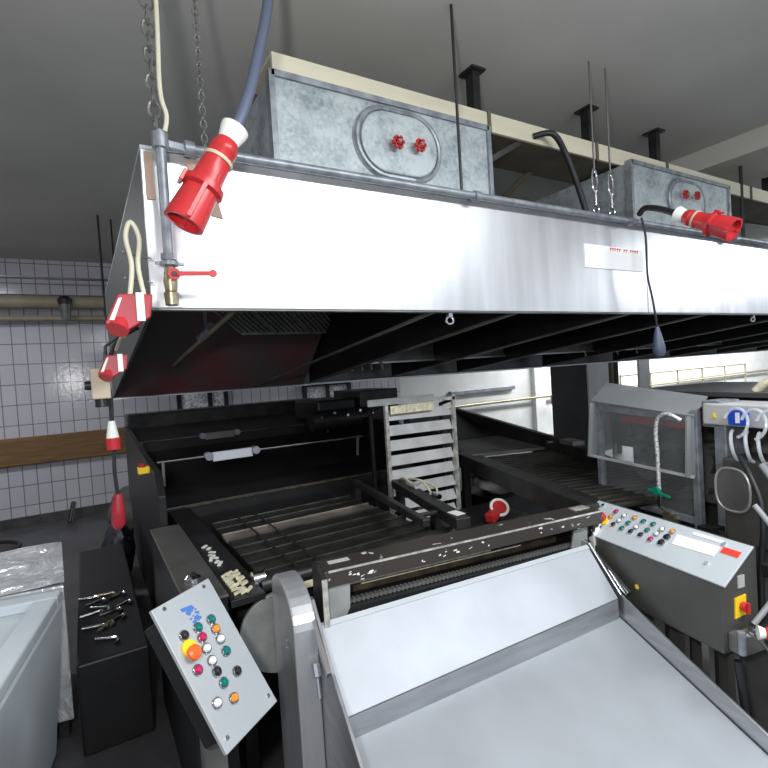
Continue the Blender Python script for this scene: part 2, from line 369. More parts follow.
# ------------------------------------------------------------------ extraction hood
hood = thing('extraction_hood', 'very long stainless extraction hood hanging over the bakery line', 'extraction hood', (6.2, 3.2, 1.55))
Y0, Y1, ZT, ZB, ZR, XL, XR = 1.75, 4.7, 2.40, 1.895, 1.555, 0.205, 12.5
def zb(y): return ZB + (ZR - ZB) * (y - Y0) / (Y1 - Y0)
seams = [XL, 2.935, 5.66, 8.4, 11.1, XR]
for a, b in zip(seams[:-1], seams[1:]):
    MB().box(a, b - 0.006, Y0, Y0 + 0.012, ZB, ZT + (0.0)).build('fascia_panel', 'brushed', hood, bevel=0.002)
MB().box(XL, XR, Y0 + 0.005, Y0 + 0.045, ZB - 0.006, ZB + 0.012).build('bottom_lip', 'dull_steel', hood)
def end_plate(x, t=0.012, top=ZT): return MB().prism([(x, Y0 + 0.013, zb(Y0)), (x, Y1, zb(Y1)), (x, Y1, top), (x, Y0 + 0.013, top)], (t, 0, 0))
end_plate(XL).build('side_panel', 'outer_side', hood)
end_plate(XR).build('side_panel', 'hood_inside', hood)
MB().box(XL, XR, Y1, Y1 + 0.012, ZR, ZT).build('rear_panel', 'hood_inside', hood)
MB().box(XL, XR, Y0, Y1, ZT, ZT + 0.012).build('roof_panel', 'galvanised', hood)
MB().box(1.92, XR, Y1 - 0.12, Y1 - 0.004, ZR - 0.004, ZR + 0.01).build('rear_gutter', 'stainless', hood)
MB().plate([(XL + 0.014, Y1 - 0.01, ZR + 0.01), (1.88, Y1 - 0.01, ZR + 0.01), (1.88, 3.75, 2.36), (XL + 0.014, 3.75, 2.36)], 0.006).build('rear_slope', 'red_reflection_tint', hood)
MB().bar((XL, Y1 - 0.01, ZR - 0.004), (5.0, Y1 - 0.01, ZR - 0.004), 0.02, 0.008).build('rear_lip', 'stainless', hood)
MB().box(1.92, XR, Y1 - 0.9, Y1 - 0.88, 1.72, 2.0).build('baffle_plate', 'dull_steel', hood)
MB().box(1.92, XR, Y1 - 0.92, Y1 - 0.86, 1.71, 1.725).build('baffle_lip', 'stainless', hood)
for x in (1.9, 2.85, 3.75, 5.2, 6.7, 8.2, 9.7, 11.2):
    d = MB().prism([(x, Y0 + 0.05, zb(Y0) + 0.01), (x, Y1 - 0.13, zb(Y1) + 0.02), (x, Y1 - 0.13, ZT - 0.1), (x, Y0 + 0.05, ZT - 0.1)], (0.008, 0, 0)).build('divider', 'black_steel', hood)
    MB().prism([(x - 0.012, Y0 + 0.05, zb(Y0) + 0.0), (x - 0.012, Y1 - 0.13, zb(Y1) + 0.01), (x - 0.012, Y1 - 0.13, zb(Y1) + 0.022), (x - 0.012, Y0 + 0.05, zb(Y0) + 0.012)], (0.03, 0, 0)).build('divider_edge', 'dull_steel', d)
MB().bar((1.36, Y0 + 0.05, ZB), (1.36, Y1 - 0.13, ZR + 0.02), 0.02, 0.012).build('cross_rail', 'dull_steel', hood)
# grease filters on the inclined rear sheet at the left end
for k in range(3):
    x0 = 0.72 + k * 0.31; fb_ = MB()
    T = lambda x: Vector((x, 3.80, 2.29)); B = lambda x: Vector((x + 0.42, 4.12, 2.02))
    fb_.bar(T(x0), T(x0 + 0.29), 0.02).bar(B(x0), B(x0 + 0.29), 0.02)
    for q in range(7): fb_.bar(T(x0 + 0.005 + q * 0.0467), B(x0 + 0.005 + q * 0.0467), 0.016, 0.012)
    fb_.build('grease_filter', 'filter_steel', hood)
MB().tube([(0.6, 1.9, 1.99), (0.6, 4.1, 1.79)], 0.014, 10).build('spray_pipe', 'pipe_beige', hood, smooth=True)
MB().tube([(0.6, 2.75, 1.93), (0.6, 3.0, 1.908)], 0.03, 12).build('pipe_joint', 'pipe_grey', hood, smooth=True)
MB().bar((0.6, 2.87, 1.92), (0.60, 2.87, 2.38), 0.02).build('pipe_hanger', 'dull_steel', hood)
for x in (1.95, 2.05, 2.14, 2.25, 5.0, 5.25, 5.6, 6.0):
    MB().bar((x, Y1 - 0.93, 1.73), (x, Y1 - 0.95, 1.66), 0.012).build('hanging_clip', 'bare_edge', hood)
for x in (1.44, 4.33):
    c = MB().torus((x, 1.785, 1.856), (0.3, 1, 0), 0.017, 0.006, 16, 6).bar((x, 1.785, 1.872), (x, 1.785, 1.90), 0.022, 0.02)
    c.build('light_clip', 'chrome', hood, smooth=True, label='chrome spring clip under the hood edge')
# pipe rail along the top of the fascia, with clamps
MB().tube([(0.27, 1.70, 2.40), (XR, 1.70, 2.425)], 0.0155, 12).build('top_rail', 'pipe_grey', hood, smooth=True)
for x in (0.33, 1.55, 2.72, 3.9, 5.2): MB().disc((x, 1.70, 2.40), (1, 0, 0), 0.024, 0.03).bar((x + .015, 1.70, 2.42), (x + .015, 1.75, 2.40), 0.02).build('rail_clamp', 'pipe_grey', hood, smooth=True)
MB().box(0.215, 0.24, 1.742, 1.75, 2.24, 2.39).build('tape', 'tape_brown', hood)
MB().prism([(0.335, 1.745, 2.385), (0.41, 1.745, 2.385), (0.45, 1.745, 2.2), (0.40, 1.745, 2.21)], (0, 0.004, 0)).build('tape', 'tape_brown', hood)
st = MB().box(2.36, 2.90, 1.744, 1.7495, 2.135, 2.262).build('sticker', 'paper_white', hood, label='white paper sticker with a line of red print')
rm = MB(); x = 2.58
for wd in (0.02, 0.02, 0.02, 0.02, 0.02, 0, 0.02, 0.02, 0, 0.02, 0.02, 0.02, 0.02):
    if wd: rm.box(x, x + 0.006, 1.7425, 1.744, 2.238, 2.255); rm.box(x, x + 0.015, 1.7425, 1.744, 2.249, 2.254)
    x += 0.021
rm.build('red_print', 'paper_red', st)
# suspension rods of the hood with turnbuckles
for i, (x, lab) in enumerate([(2.54, 'left of the pair of turnbuckle hangers beside second duct box'), (2.685, 'right of the pair of turnbuckle hangers, nearest the second duct box')]):
    t = thing('turnbuckle_hanger', lab, 'hanger', (x, 1.79, 2.41), 'turnbuckle hangers carrying the hood')
    MB().torus((x, 1.79, 2.64), (0, 1, 0), 0.022, 0.006, 20, 6, 2.6).build('turnbuckle', 'chrome', t, smooth=True)
    MB().tube([(x, 1.79, 2.70), (x + 0.0, 1.79, ZC)], 0.005, 8).build('rod', 'dull_steel', t)
    MB().tube([(x, 1.79, 2.58), (x, 1.79, 2.50)], 0.007, 8).torus((x, 1.79, 2.475), (1, 0, 0), 0.016, 0.005, 14, 6, 1.5).torus((x, 1.79, 2.435), (0, 1, 0), 0.016, 0.005, 14, 6, 1.5).build('shackle', 'chrome', t, smooth=True)
for i, (x, y, lab) in enumerate([(1.56, 1.79, 'thin dark suspension rod in front of the first duct box'), (4.25, 2.6, 'thin dark suspension rod behind the second duct box'), (4.05, 1.95, 'thin dark suspension rod at right end of second duct box'), (4.75, 2.0, 'dark suspension rod right of the second duct box'), (2.35, 2.9, 'thin dark rod hanging between the duct boxes')]):
    if i == 2: continue
    o = MB().tube([(x, y, 2.413), (x, y, ZC)], 0.007 if i != 3 else 0.014, 8).build('suspension_rod', 'dark_steel'); tag(o, lab, 'rod')

# duct boxes
def duct_box(x0, x1, top, cx, cz, rx, rz, k1, k2, lab, y0=1.9, y1=2.95):
    t = thing('duct_box', lab, 'duct box', ((x0 + x1) / 2, 2.4, 2.412), 'galvanised duct boxes on the hood')
    MB().box(x0, x1, y0, y1, 2.413, top).build('casing', 'galvanised', t, bevel=0.004)
    em = MB()
    for x in (x0, x1): em.box(x - 0.012, x + 0.012, y0 - 0.012, y0 + 0.03, 2.413, top + 0.012)
    em.box(x0, x1, y0 - 0.012, y0 + 0.03, top - 0.01, top + 0.015); em.build('edge_frame', 'pipe_grey', t)
    # oval hatch: stadium outline
    def stad(rx, rz, y, n=16):
        s_ = rx - rz; p = []
        for i in range(n + 1): a = R(-90 + 180 * i / n); p.append((cx + s_ + rz * math.cos(a), y, cz + rz * math.sin(a)))
        for i in range(n + 1): a = R(90 + 180 * i / n); p.append((cx - s_ + rz * math.cos(a), y, cz + rz * math.sin(a)))
        return p
    MB().prism(stad(rx, rz, y0 - 0.006), (0, 0.0055, 0)).build('hatch_rim', 'pipe_grey', t)
    h = MB().prism(stad(rx * 0.86, rz * 0.84, y0 - 0.020), (0, 0.014, 0)).build('hatch', 'galvanised', t, bevel=0.008)
    rp = stad(rx * 0.93, rz * 0.92, y0 - 0.008)
    MB().tube(rp + [rp[0]], 0.012, 8, cap=False).build('hatch_seal', 'pipe_grey', t, smooth=True)
    for kx, kz in (k1, k2):
        kb = MB(); 
        kb.disc((kx, y0 - 0.062, kz), (0, 1, 0), 0.020, 0.018, 16)
        for j in range(6): kb.disc((kx + 0.021 * math.cos(j * PI / 3), y0 - 0.062, kz + 0.021 * math.sin(j * PI / 3)), (0, 1, 0), 0.0095, 0.018, 10)
        kn = kb.build('knob', 'red_plastic', h, smooth=True)
    for kx, kz in (k1, k2): MB().disc((kx, y0 - 0.072, kz), (0, 1, 0), 0.009, 0.05, 10).build('stud', 'chrome', t, smooth=True)
    return t
duct_box(0.712, 1.85, 2.84, 1.300, 2.660, 0.238, 0.162, (1.262, 2.649), (1.382, 2.656), 'mottled galvanised duct box with oval hatch and two red knobs, nearest camera')
duct_box(3.06, 4.30, 2.87, 3.70, 2.69, 0.24, 0.15, (3.60, 2.715), (3.75, 2.725), 'galvanised duct box with red knobs behind the upper right red connector')

# cream beam carried by posts under the ceiling
t = thing('ceiling_beam', 'long cream painted beam under the ceiling behind the duct boxes', 'beam', (5, 2.2, 2.9))
MB().box(0.76, 14, 2.0, 2.02, 2.895, 2.985).build('web', 'cream_paint', t)
MB().box(0.76, 14, 2.0, 2.34, 2.985, 2.995).build('flange', 'cream_paint', t)
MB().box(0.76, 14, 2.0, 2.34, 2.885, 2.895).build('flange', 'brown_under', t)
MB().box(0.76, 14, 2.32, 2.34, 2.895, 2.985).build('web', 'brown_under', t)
for x in (1.95, 2.86, 3.65, 4.9, 6.2): MB().box(x, x + 0.02, 1.99, 2.0, 2.88, 3.0).build('stiffener', 'brown_under', t)
for i, (x, lab) in enumerate([(2.0, 'dark square post from ceiling to beam behind first duct box'), (3.0, 'dark square post from ceiling to beam left of the turnbuckles'), (3.78, 'dark square post with base plate above the second duct box'), (5.6, 'dark square post from ceiling to beam at far right')]):
    t = thing('ceiling_post', lab, 'post', (x, 2.15, 2.996), 'dark posts between ceiling and cream beam')
    MB().box(x - 0.025, x + 0.025, 2.12, 2.18, 2.996, 3.288).build('post', 'dark_steel', t)
    MB().box(x - 0.05, x + 0.05, 2.09, 2.21, 3.288, 3.3).build('base_plate', 'dark_steel', t)
o = MB().tube(smooth_path([(2.30, 2.0, 2.93), (2.38, 1.93, 2.93), (2.48, 1.93, 2.84), (2.58, 1.93, 2.66), (2.68, 1.93, 2.42)]), 0.017, 12).build('hose', 'cable_black', smooth=True); tag(o, 'thick black hose curving down from the cream beam to hood', 'hose')
t = thing('fan_duct', 'dark brown dirty duct elbow under the cream beam between duct boxes', 'duct', (2.4, 2.7, 2.42))
MB().tube(smooth_path([(2.05, 2.50, 2.50), (2.30, 2.55, 2.62), (2.60, 2.62, 2.74), (2.98, 2.70, 2.80)], 5), 0.085, 14).build('duct', 'brown_under', t, smooth=True)
MB().tube([(2.6, 2.60, 2.78), (2.6, 2.30, 2.89)], 0.02, 10).build('strap', 'brown_under', t)
t = thing('support_arm', 'dark diagonal arm with flat end under the cream beam', 'bracket', (2.0, 1.97, 2.72))
MB().bar((1.92, 2.1, 2.72), (2.2, 2.02, 2.88), 0.03).build('arm', 'dark_steel', t); MB().box(1.86, 1.97, 2.05, 2.15, 2.70, 2.73).build('end_plate', 'dark_steel', t)
# services high at right
o = MB().tube(smooth_path([(4.95, 3.6, 2.98), (5.3, 3.0, 3.0), (5.9, 2.6, 3.0), (7.5, 2.55, 3.02)], 4), 0.03, 10).build('ceiling_pipe', 'brown_under', smooth=True); tag(o, 'brown pipe bending under the light ceiling step at right', 'pipe')
t = thing('ceiling_unit', 'flat pale ceiling unit hanging under the ceiling at far right', 'ceiling unit', (6.9, 2.9, 2.95))
MB().box(6.2, 7.6, 2.7, 3.5, 3.03, 3.10).build('housing', 'step_paint', t, bevel=0.01)
for x in (6.4, 7.4): MB().tube([(x, 3.1, 3.1), (x, 3.1, ZC)], 0.015).build('rod', 'dark_steel', t)
t = thing('air_duct', 'dark grey sheet duct rising behind the gap between the duct boxes', 'duct', (2.6, 3.6, 2.42))
MB().hexa([(2.35, 3.3, 2.413), (3.0, 3.3, 2.413), (3.0, 4.2, 2.413), (2.35, 4.2, 2.413), (2.9, 3.3, 3.0), (3.0, 3.3, 3.0), (3.0, 4.2, 3.0), (2.9, 4.2, 3.0)]).build('duct', 'column_dark', t)

# ------------------------------------------------------------------ gas pipe with ball valve at the hood's left end
t = thing('valve_pipe', 'grey vertical pipe with a red lever ball valve in front of hood', 'pipe', (0.255, 1.68, 1.89))
MB().tube([(0.255, 1.672, 2.43), (0.255, 1.672, 2.02)], 0.0155, 14).build('pipe', 'pipe_grey', t, smooth=True)
MB().disc((0.255, 1.672, 2.375), (0, 0, 1), 0.025, 0.045).bar((0.25, 1.672, 2.395), (0.33, 1.695, 2.395), 0.02).build('tee', 'pipe_grey', t, smooth=True)
MB().disc((0.255, 1.672, 2.015), (0, 0, 1), 0.027, 0.012).disc((0.255, 1.672, 2.032), (0, 0, 1), 0.023, 0.02, 6).bar((0.215, 1.672, 2.022), (0.298, 1.672, 2.022), 0.012, 0.008).build('collar', 'pipe_grey', t, smooth=True)
MB().tube([(0.255, 1.672, 2.015), (0.255, 1.672, 1.985), (0.255, 1.672, 1.965), (0.255, 1.672, 1.935), (0.255, 1.672, 1.930), (0.255, 1.672, 1.893)], [0.014, 0.02, 0.022, 0.018, 0.023, 0.020], 10).build('valve_body', 'brass', t, smooth=True)
lv = MB().disc((0.262, 1.652, 1.985), (0, -1, 0), 0.019, 0.012, 8).bar((0.27, 1.636, 1.985), (0.37, 1.628, 1.988), 0.008, 0.013).disc((0.375, 1.634, 1.988), (0, -1, 0), 0.012, 0.01).build('lever', 'red_plastic', t, smooth=True)
MB().disc((0.262, 1.6395, 1.985), (0, -1, 0), 0.007, 0.006).build('nut', 'black_plastic', lv)
# chains and pendant cable above it
def chain(name, x, y, z0, z1, L, r, lab, cat='chain'):
    c = MB(); z = z0; k = 0
    while z < z1:
        c.torus((x, y, z), (0, 1, 0) if k % 2 else (1, 0, 0), L * 0.36, r, 10, 5, 1.5); z += L * 0.82; k += 1
    o = c.build(name, 'dull_steel'); return tag(o, lab, cat)
chain('chain', 0.245, 1.672, 2.45, 3.29, 0.05, 0.0045, 'steel chain hanging from the ceiling down to the grey valve pipe')
chain('chain', 0.40, 1.72, 2.43, 3.29, 0.028, 0.0025, 'fine chain between ceiling and hood rail beside the hanging red connector')
o = MB().tube(smooth_path([(0.275, 1.66, 3.29), (0.27, 1.655, 2.8), (0.262, 1.65, 2.55), (0.275, 1.648, 2.47), (0.267, 1.65, 2.42)]), 0.007, 8).build('cable', 'cable_cream', smooth=True); tag(o, 'cream cable coming down beside the thick chain', 'cable')

# ------------------------------------------------------------------ red power connectors
def connector(name, a, b, rad, label, group='large red power connectors'):
    """multi-pin power connector lying from the cable gland a to the open face b."""
    a = Vector(a); b = Vector(b); L = (b - a).length
    t = thing(name, label, 'power connector', a, group)
    M = Matrix.Translation(a) @ (b - a).to_track_quat('Z', 'Y').to_matrix().to_4x4()
    def ln(p): return [(r * rad, z * L) for r, z in p]
    MB().lathe(ln([(0.35, -0.02), (0.80, 0.0), (0.78, 0.03), (0.55, 0.17)]), 18, M).build('cable_gland', 'nylon_white', t, smooth=True)
    MB().lathe(ln([(0.62, 0.15), (0.74, 0.20), (0.78, 0.26), (0.74, 0.27), (0.84, 0.52), (0.90, 0.60)]), 18, M).build('body', 'red_plastic', t, smooth=True)
    MB().lathe(ln([(0.80, 0.335), (0.86, 0.335), (0.86, 0.365), (0.80, 0.365)]), 18, M).build('strap', 'tie_beige', t, smooth=True)
    MB().lathe(ln([(0.90, 0.595), (1.16, 0.61), (1.18, 0.66), (1.02, 0.68)]), 18, M).build('collar', 'red_plastic', t, smooth=True)
    MB().lathe(ln([(0.96, 0.675), (1.0, 0.75), (1.08, 0.93), (1.10, 1.0), (0.90, 1.0), (0.88, 0.93)]), 18, M).build('socket_shell', 'red_plastic', t, smooth=True)
    X = M.to_3x3() @ Vector((1, 0, 0)); Yv = M.to_3x3() @ Vector((0, 1, 0)); Z = M.to_3x3() @ Vector((0, 0, 1))
    for s_ in (1, -1):
        p = a + Z * L * 0.66 + X * rad * 1.02 * s_; MB().bar(p, p + Z * L * 0.33, rad * 0.5, rad * 0.28).build('latch', 'red_plastic', t, bevel=0.002)
    MB().bar(a + Z * L * 0.60 + Yv * rad * 1.15, a + Z * L * 0.70 + Yv * rad * 1.15, rad * 0.9, rad * 0.22).build('hinge', 'red_plastic', t, bevel=0.002)
    return t
connector('power_connector', (0.440, 1.50, 2.395), (0.275, 1.50, 2.10), 0.052, 'big red power connector hanging face down in front of left fascia')
o = MB().tube(smooth_path([(0.435, 1.50, 2.385), (0.47, 1.50, 2.46), (0.52, 1.52, 2.60), (0.62, 1.6, 2.95), (0.66, 1.7, 3.29)]), 0.017, 12).build('cable', 'cable_blue_grey', smooth=True); tag(o, 'thick blue grey cable rising from hanging red connector', 'cable')
connector('power_connector', (2.60, 1.38, 2.335), (2.60, 1.13, 2.190), 0.050, 'red power connector sticking out from the hood rail at right')
o = MB().tube(smooth_path([(2.74, 1.66, 2.435), (2.70, 1.60, 2.445), (2.66, 1.50, 2.405), (2.60, 1.385, 2.34)]), 0.016, 12).build('cable', 'cable_black', smooth=True); tag(o, 'short thick black cable feeding the right red connector', 'cable')
t = thing('pendant_plug', 'dark rubber plug hanging on a thin cable in front of the hood', 'plug', (2.75, 1.6, 1.66))
MB().tube(smooth_path([(2.765, 1.665, 2.42), (2.79, 1.66, 2.30), (2.79, 1.66, 2.1), (2.83, 1.66, 1.95), (2.86, 1.66, 1.80)]), 0.006, 8).build('cable', 'cable_black', t, smooth=True)
MB().tube([(2.86, 1.66, 1.80), (2.862, 1.66, 1.76), (2.866, 1.66, 1.69), (2.87, 1.66, 1.65), (2.872, 1.66, 1.63)], [0.009, 0.02, 0.034, 0.036, 0.024], 12).build('plug', 'cable_blue_grey', t, smooth=True)

# hanging socket blocks at the left end of the hood
def socket_block(x, y, z, s, lab, loop=True):
    t = thing('socket_block', lab, 'socket', (x, y, z - 0.05 * s), 'red hanging socket blocks')
    b = MB().prism([(x - 0.035 * s, y - 0.03 * s, z + 0.05 * s), (x - 0.075 * s, y - 0.03 * s, z - 0.04 * s), (x - 0.015 * s, y - 0.03 * s, z - 0.06 * s), (x + 0.05 * s, y - 0.03 * s, z - 0.02 * s), (x + 0.06 * s, y - 0.03 * s, z + 0.05 * s)], (0, 0.07 * s, 0))
    b.build('housing', 'red_dark', t, bevel=0.004)
    MB().prism([(x - 0.035 * s, y - 0.034 * s, z + 0.035 * s), (x - 0.025 * s, y - 0.034 * s, z + 0.038 * s), (x - 0.05 * s, y - 0.034 * s, z - 0.03 * s), (x - 0.062 * s, y - 0.034 * s, z - 0.028 * s)], (0, 0.003, 0)).build('white_stripe', 'nylon_white', t)
    MB().box(x + 0.012 * s, x + 0.034 * s, y - 0.036 * s, y + 0.046 * s, z - 0.032 * s, z + 0.053 * s).build('strap', 'nylon_white', t)
    MB().disc((x - 0.03 * s, y, z - 0.03 * s), (-0.4, -0.5, -0.8), 0.032 * s, 0.035 * s, 16).build('outlet', 'red_plastic', t, smooth=True)
    return t
socket_block(0.135, 1.62, 1.865, 0.95, 'upper red socket block hanging on a looped cream cable')
o = MB().tube(smooth_path([(0.135, 1.62, 1.915), (0.145, 1.62, 2.0), (0.135, 1.62, 2.08), (0.15, 1.62, 2.125), (0.17, 1.622, 2.08), (0.162, 1.622, 2.0), (0.172, 1.622, 1.915)]), 0.007, 10).build('cable', 'cable_cream', smooth=True); tag(o, 'cream cable looped above the upper red socket block', 'cable')
t = thing('cable_clip', 'pair of small hooks holding the cream cable loop', 'hook', (0.18, 1.63, 1.95))
for z in (2.04, 1.965): MB().bar((0.125, 1.628, z), (0.206, 1.70, z), 0.006).build('hook', 'chrome', t)
socket_block(0.10, 1.98, 1.725, 0.72, 'smaller red socket block below, near the grey junction box')
o = MB().tube(smooth_path([(0.115, 1.66, 1.80), (0.112, 1.8, 1.80), (0.108, 1.98, 1.78)]), 0.006, 8).build('cable', 'cable_cream', smooth=True); tag(o, 'short cream cable joining the two red socket blocks', 'cable')
t = thing('junction_box', 'cream grey junction box hanging at the left end of hood', 'junction box', (0.05, 2.1, 1.62))
MB().box(0.025, 0.085, 2.05, 2.12, 1.61, 1.72).build('casing', 'tie_beige', t, bevel=0.005)
MB().tube([(0.07, 2.085, 1.71), (0.08, 2.085, 1.80), (XL - 0.001, 2.085, 1.90)], 0.006, 6).build('bracket', 'dark_steel', t)
MB().disc((0.055, 2.085, 1.61), (0, 0, -1), 0.022, 0.03).build('outlet', 'black_plastic', t); MB().disc((0.025, 2.085, 1.66), (-1, 0, 0), 0.016, 0.02).build('gland', 'black_plastic', t)
t = thing('pendant_cable', 'hanging black cable with white and red plug above, dark red plug at its end', 'plug', (0.08, 2.2, 1.10))
MB().tube(smooth_path([(XL - 0.002, 2.2, 1.88), (0.12, 2.2, 1.82), (0.085, 2.2, 1.70), (0.088, 2.2, 1.6), (0.085, 2.2, 1.50)]), 0.008, 8).build('cable', 'cable_black', t, smooth=True)
MB().tube([(0.085, 2.2, 1.52), (0.085, 2.2, 1.45)], [0.012, 0.024], 12).build('gland', 'nylon_white', t, smooth=True)
MB().tube([(0.085, 2.2, 1.455), (0.086, 2.2, 1.41)], [0.026, 0.025], 12).build('plug', 'red_plastic', t, smooth=True)
MB().tube(smooth_path([(0.085, 2.20, 1.45), (0.088, 2.20, 1.418), (0.082, 2.20, 1.33), (0.088, 2.20, 1.22)]), 0.007, 8).build('cable', 'cable_black', t, smooth=True)
MB().tube([(0.088, 2.20, 1.235), (0.085, 2.20, 1.18), (0.082, 2.20, 1.12), (0.08, 2.20, 1.10)], [0.015, 0.024, 0.026, 0.012], 12).build('plug', 'red_dark', t, smooth=True)

# ------------------------------------------------------------------ proofing machine in the dark behind
pm = thing('proofing_machine', 'large black machine housing under the hood with shiny guide rods', 'bakery machine', (1.3, 4.0, 0))
MB().box(0.33, 2.25, 3.35, 5.2, 0, 0.88).build('base', 'black_steel', pm, bevel=0.01)
MB().hexa([(0.33, 3.9, 0.88), (2.25, 3.9, 0.88), (2.25, 5.2, 0.88), (0.33, 5.2, 0.88), (0.33, 4.35, 1.12), (2.25, 4.35, 1.12), (2.25, 5.2, 1.25), (0.33, 5.2, 1.25)]).build('sloping_cover', 'black_steel', pm)
for x in (0.30, 2.25): MB().prism([(x, 2.9, 0.6), (x, 5.2, 0.6), (x, 5.2, 1.28), (x, 4.2, 1.22), (x, 3.0, 1.16), (x, 2.9, 1.05)], (0.04, 0, 0)).build('side_cheek', 'black_steel', pm, bevel=0.004)
MB().box(0.33, 2.25, 5.2, 5.5, 0, 1.38).build('rear_housing', 'dark_steel', pm, bevel=0.02)
for i, (y, z, x1) in enumerate(((3.1, 1.205, 1.66), (4.3, 1.205, 1.98))):
    rd = MB().tube([(0.33, y, z), (x1, y, z - 0.01)], 0.008, 8).build('guide_rod', 'chrome', pm, smooth=True)
    for x in (0.36, x1 - 0.04): MB().bar((x, y, z), (x, y + 0.02, z - 0.14), 0.014).build('rod_post', 'dull_steel', pm)
    hx = 0.60 if i == 0 else 0.80
    hd = MB().prism([(hx + .03, y - 0.03, z - 0.035), (hx + 0.27, y - 0.03, z - 0.035), (hx + 0.27, y - 0.02, z + 0.02), (hx + .03, y - 0.02, z + 0.02)], (0, 0.012, 0)).build('handle', 'panel_grey' if i == 0 else 'dull_steel', rd, bevel=0.003)
    for cx_ in (hx + 0.01, hx + 0.29): MB().disc((cx_, y - 0.04, z), (0, 1, 0), 0.024, 0.05).build('clamp', 'pipe_grey', rd, smooth=True)
MB().box(0.5, 2.2, 3.325, 3.33, 0.865, 0.878).build('edge_strip', 'brown_grime', pm)
MB().box(0.34, 2.25, 3.33, 3.35, 0.3, 0.86).build('front_panel', 'black_steel', pm)
dr = thing('drive_unit', 'dark motor and gearbox cluster behind the white slatted rack', 'machine drive', (2.1, 4.6, 1.15))
MB().box(1.85, 2.245, 4.3, 4.9, 1.205, 1.40).build('casing', 'black_steel', dr, bevel=0.02)
MB().tube([(1.75, 4.25, 1.22), (2.35, 4.25, 1.22)], 0.09, 16).build('motor', 'dark_steel', dr, smooth=True)
for k in range(5): MB().disc((1.8 + 0.13 * k, 4.12, 1.26 + 0.03 * (k % 2)), (0, -1, 0), 0.012, 0.02, 8).build('screw', 'chrome', dr)
MB().box(2.30, 2.74, 4.3, 4.9, 0, 1.46).build('casing', 'dark_steel', dr, bevel=0.01)
t = thing('emergency_switch', 'yellow emergency stop box with red button on black machine corner', 'switch', (0.25, 3.2, 1.10))
MB().box(0.235, 0.299, 3.17, 3.23, 1.14, 1.18).build('box', 'yellow_plastic', t, bevel=0.006)
MB().disc((0.258, 3.19, 1.18), (0, 0, 1), 0.019, 0.022).build('button', 'red_plastic', t, smooth=True)

# slat conveyor, left
cv = thing('slat_conveyor', 'dark slat conveyor with chrome roller end behind the front bar', 'conveyor', (1.0, 2.5, 0))
MB().box(0.50, 1.42, 1.95, 3.3, 0.55, 0.80).build('bed', 'black_steel', cv)
ns = 8
for k in range(ns):
    y = 1.93 + k * 0.122
    sl = MB().box(0.56, 1.42, y, y + 0.098, 0.835, 0.850); sl.box(0.56, 1.42, y + 0.088, y + 0.098, 0.850, 0.862)
    sl.build('slat', 'slat_pale' if k in (5,) else 'slat_steel', cv, bevel=0.002)
MB().tube([(0.525, 1.875, 0.862), (1.45, 1.875, 0.862)], 0.030, 16).build('end_roller', 'dark_steel', cv, smooth=True)
MB().tube([(0.500, 1.89, 0.885), (0.545, 1.89, 0.885)], 0.030, 16).build('roller_cap', 'chrome', cv, smooth=True)
for x in (0.70, 0.80): MB().box(x, x + 0.01, 1.95, 2.88, 0.862, 0.866).build('slat_guide', 'dark_steel', cv)
MB().box(0.45, 0.50, 1.96, 3.3, 0.3, 0.84).build('side_beam', 'black_steel', cv, bevel=0.005)
MB().box(0.60, 0.98, 1.79, 1.82, 0.84, 0.855).build('scale_strip', 'pale_strip', cv)
for (x, y) in ((0.47, 2.05), (1.37, 2.05), (0.47, 3.2), (1.37, 3.2)): MB().box(x, x + 0.05, y, y + 0.05, 0, 0.56).build('leg', 'dark_steel', cv)
cc = MB(); rnd = random.Random(3)
for i in range(11):
    for j in range(3):
        if rnd.random() < 0.8:
            x = 0.425 + 0.022 * j; y = 1.84 + 0.02 * i; cc.bar((x - 0.008, y + rnd.uniform(-.01, .01), 0.872), (x + 0.016, y + rnd.uniform(-.01, .014), 0.872 + rnd.uniform(0, 0.012)), 0.009)
cc.build('chain', 'pale_strip', cv)
for i in range(8):
    x = 0.41 + rnd.uniform(0, 0.05); y = 2.17 + 0.04 * i; MB().bar((x, y, 0.872), (x + rnd.uniform(0.0, 0.03), y + rnd.uniform(-0.03, 0.04), 0.873), 0.014, 0.006).build('paint_mark', 'nylon_white', cv)
MB().box(0.395, 0.52, 1.80, 3.3, 0.84, 0.868).build('chain_guard', 'black_steel', cv, bevel=0.003)
t = thing('side_cabinet', 'dark grey side casing left of the slat conveyor with round knob', 'casing', (0.3, 2.4, 0))
MB().box(0.25, 0.385, 1.80, 2.85, 0, 0.888).build('body', 'black_steel', t)
MB().box(0.245, 0.388, 1.79, 2.86, 0.888, 0.90).build('top_plate', 'side_plate', t, bevel=0.004)
MB().lathe([(0.030, 0), (0.030, 0.014), (0.018, 0.024), (0.004, 0.026)], 18, Matrix.Translation((0.305, 2.0, 0.90))).build('knob', 'chrome', t, smooth=True)
MB().disc((0.308, 1.995, 0.925), (0, 0, 1), 0.008, 0.008, 10).build('nut', 'black_plastic', t)

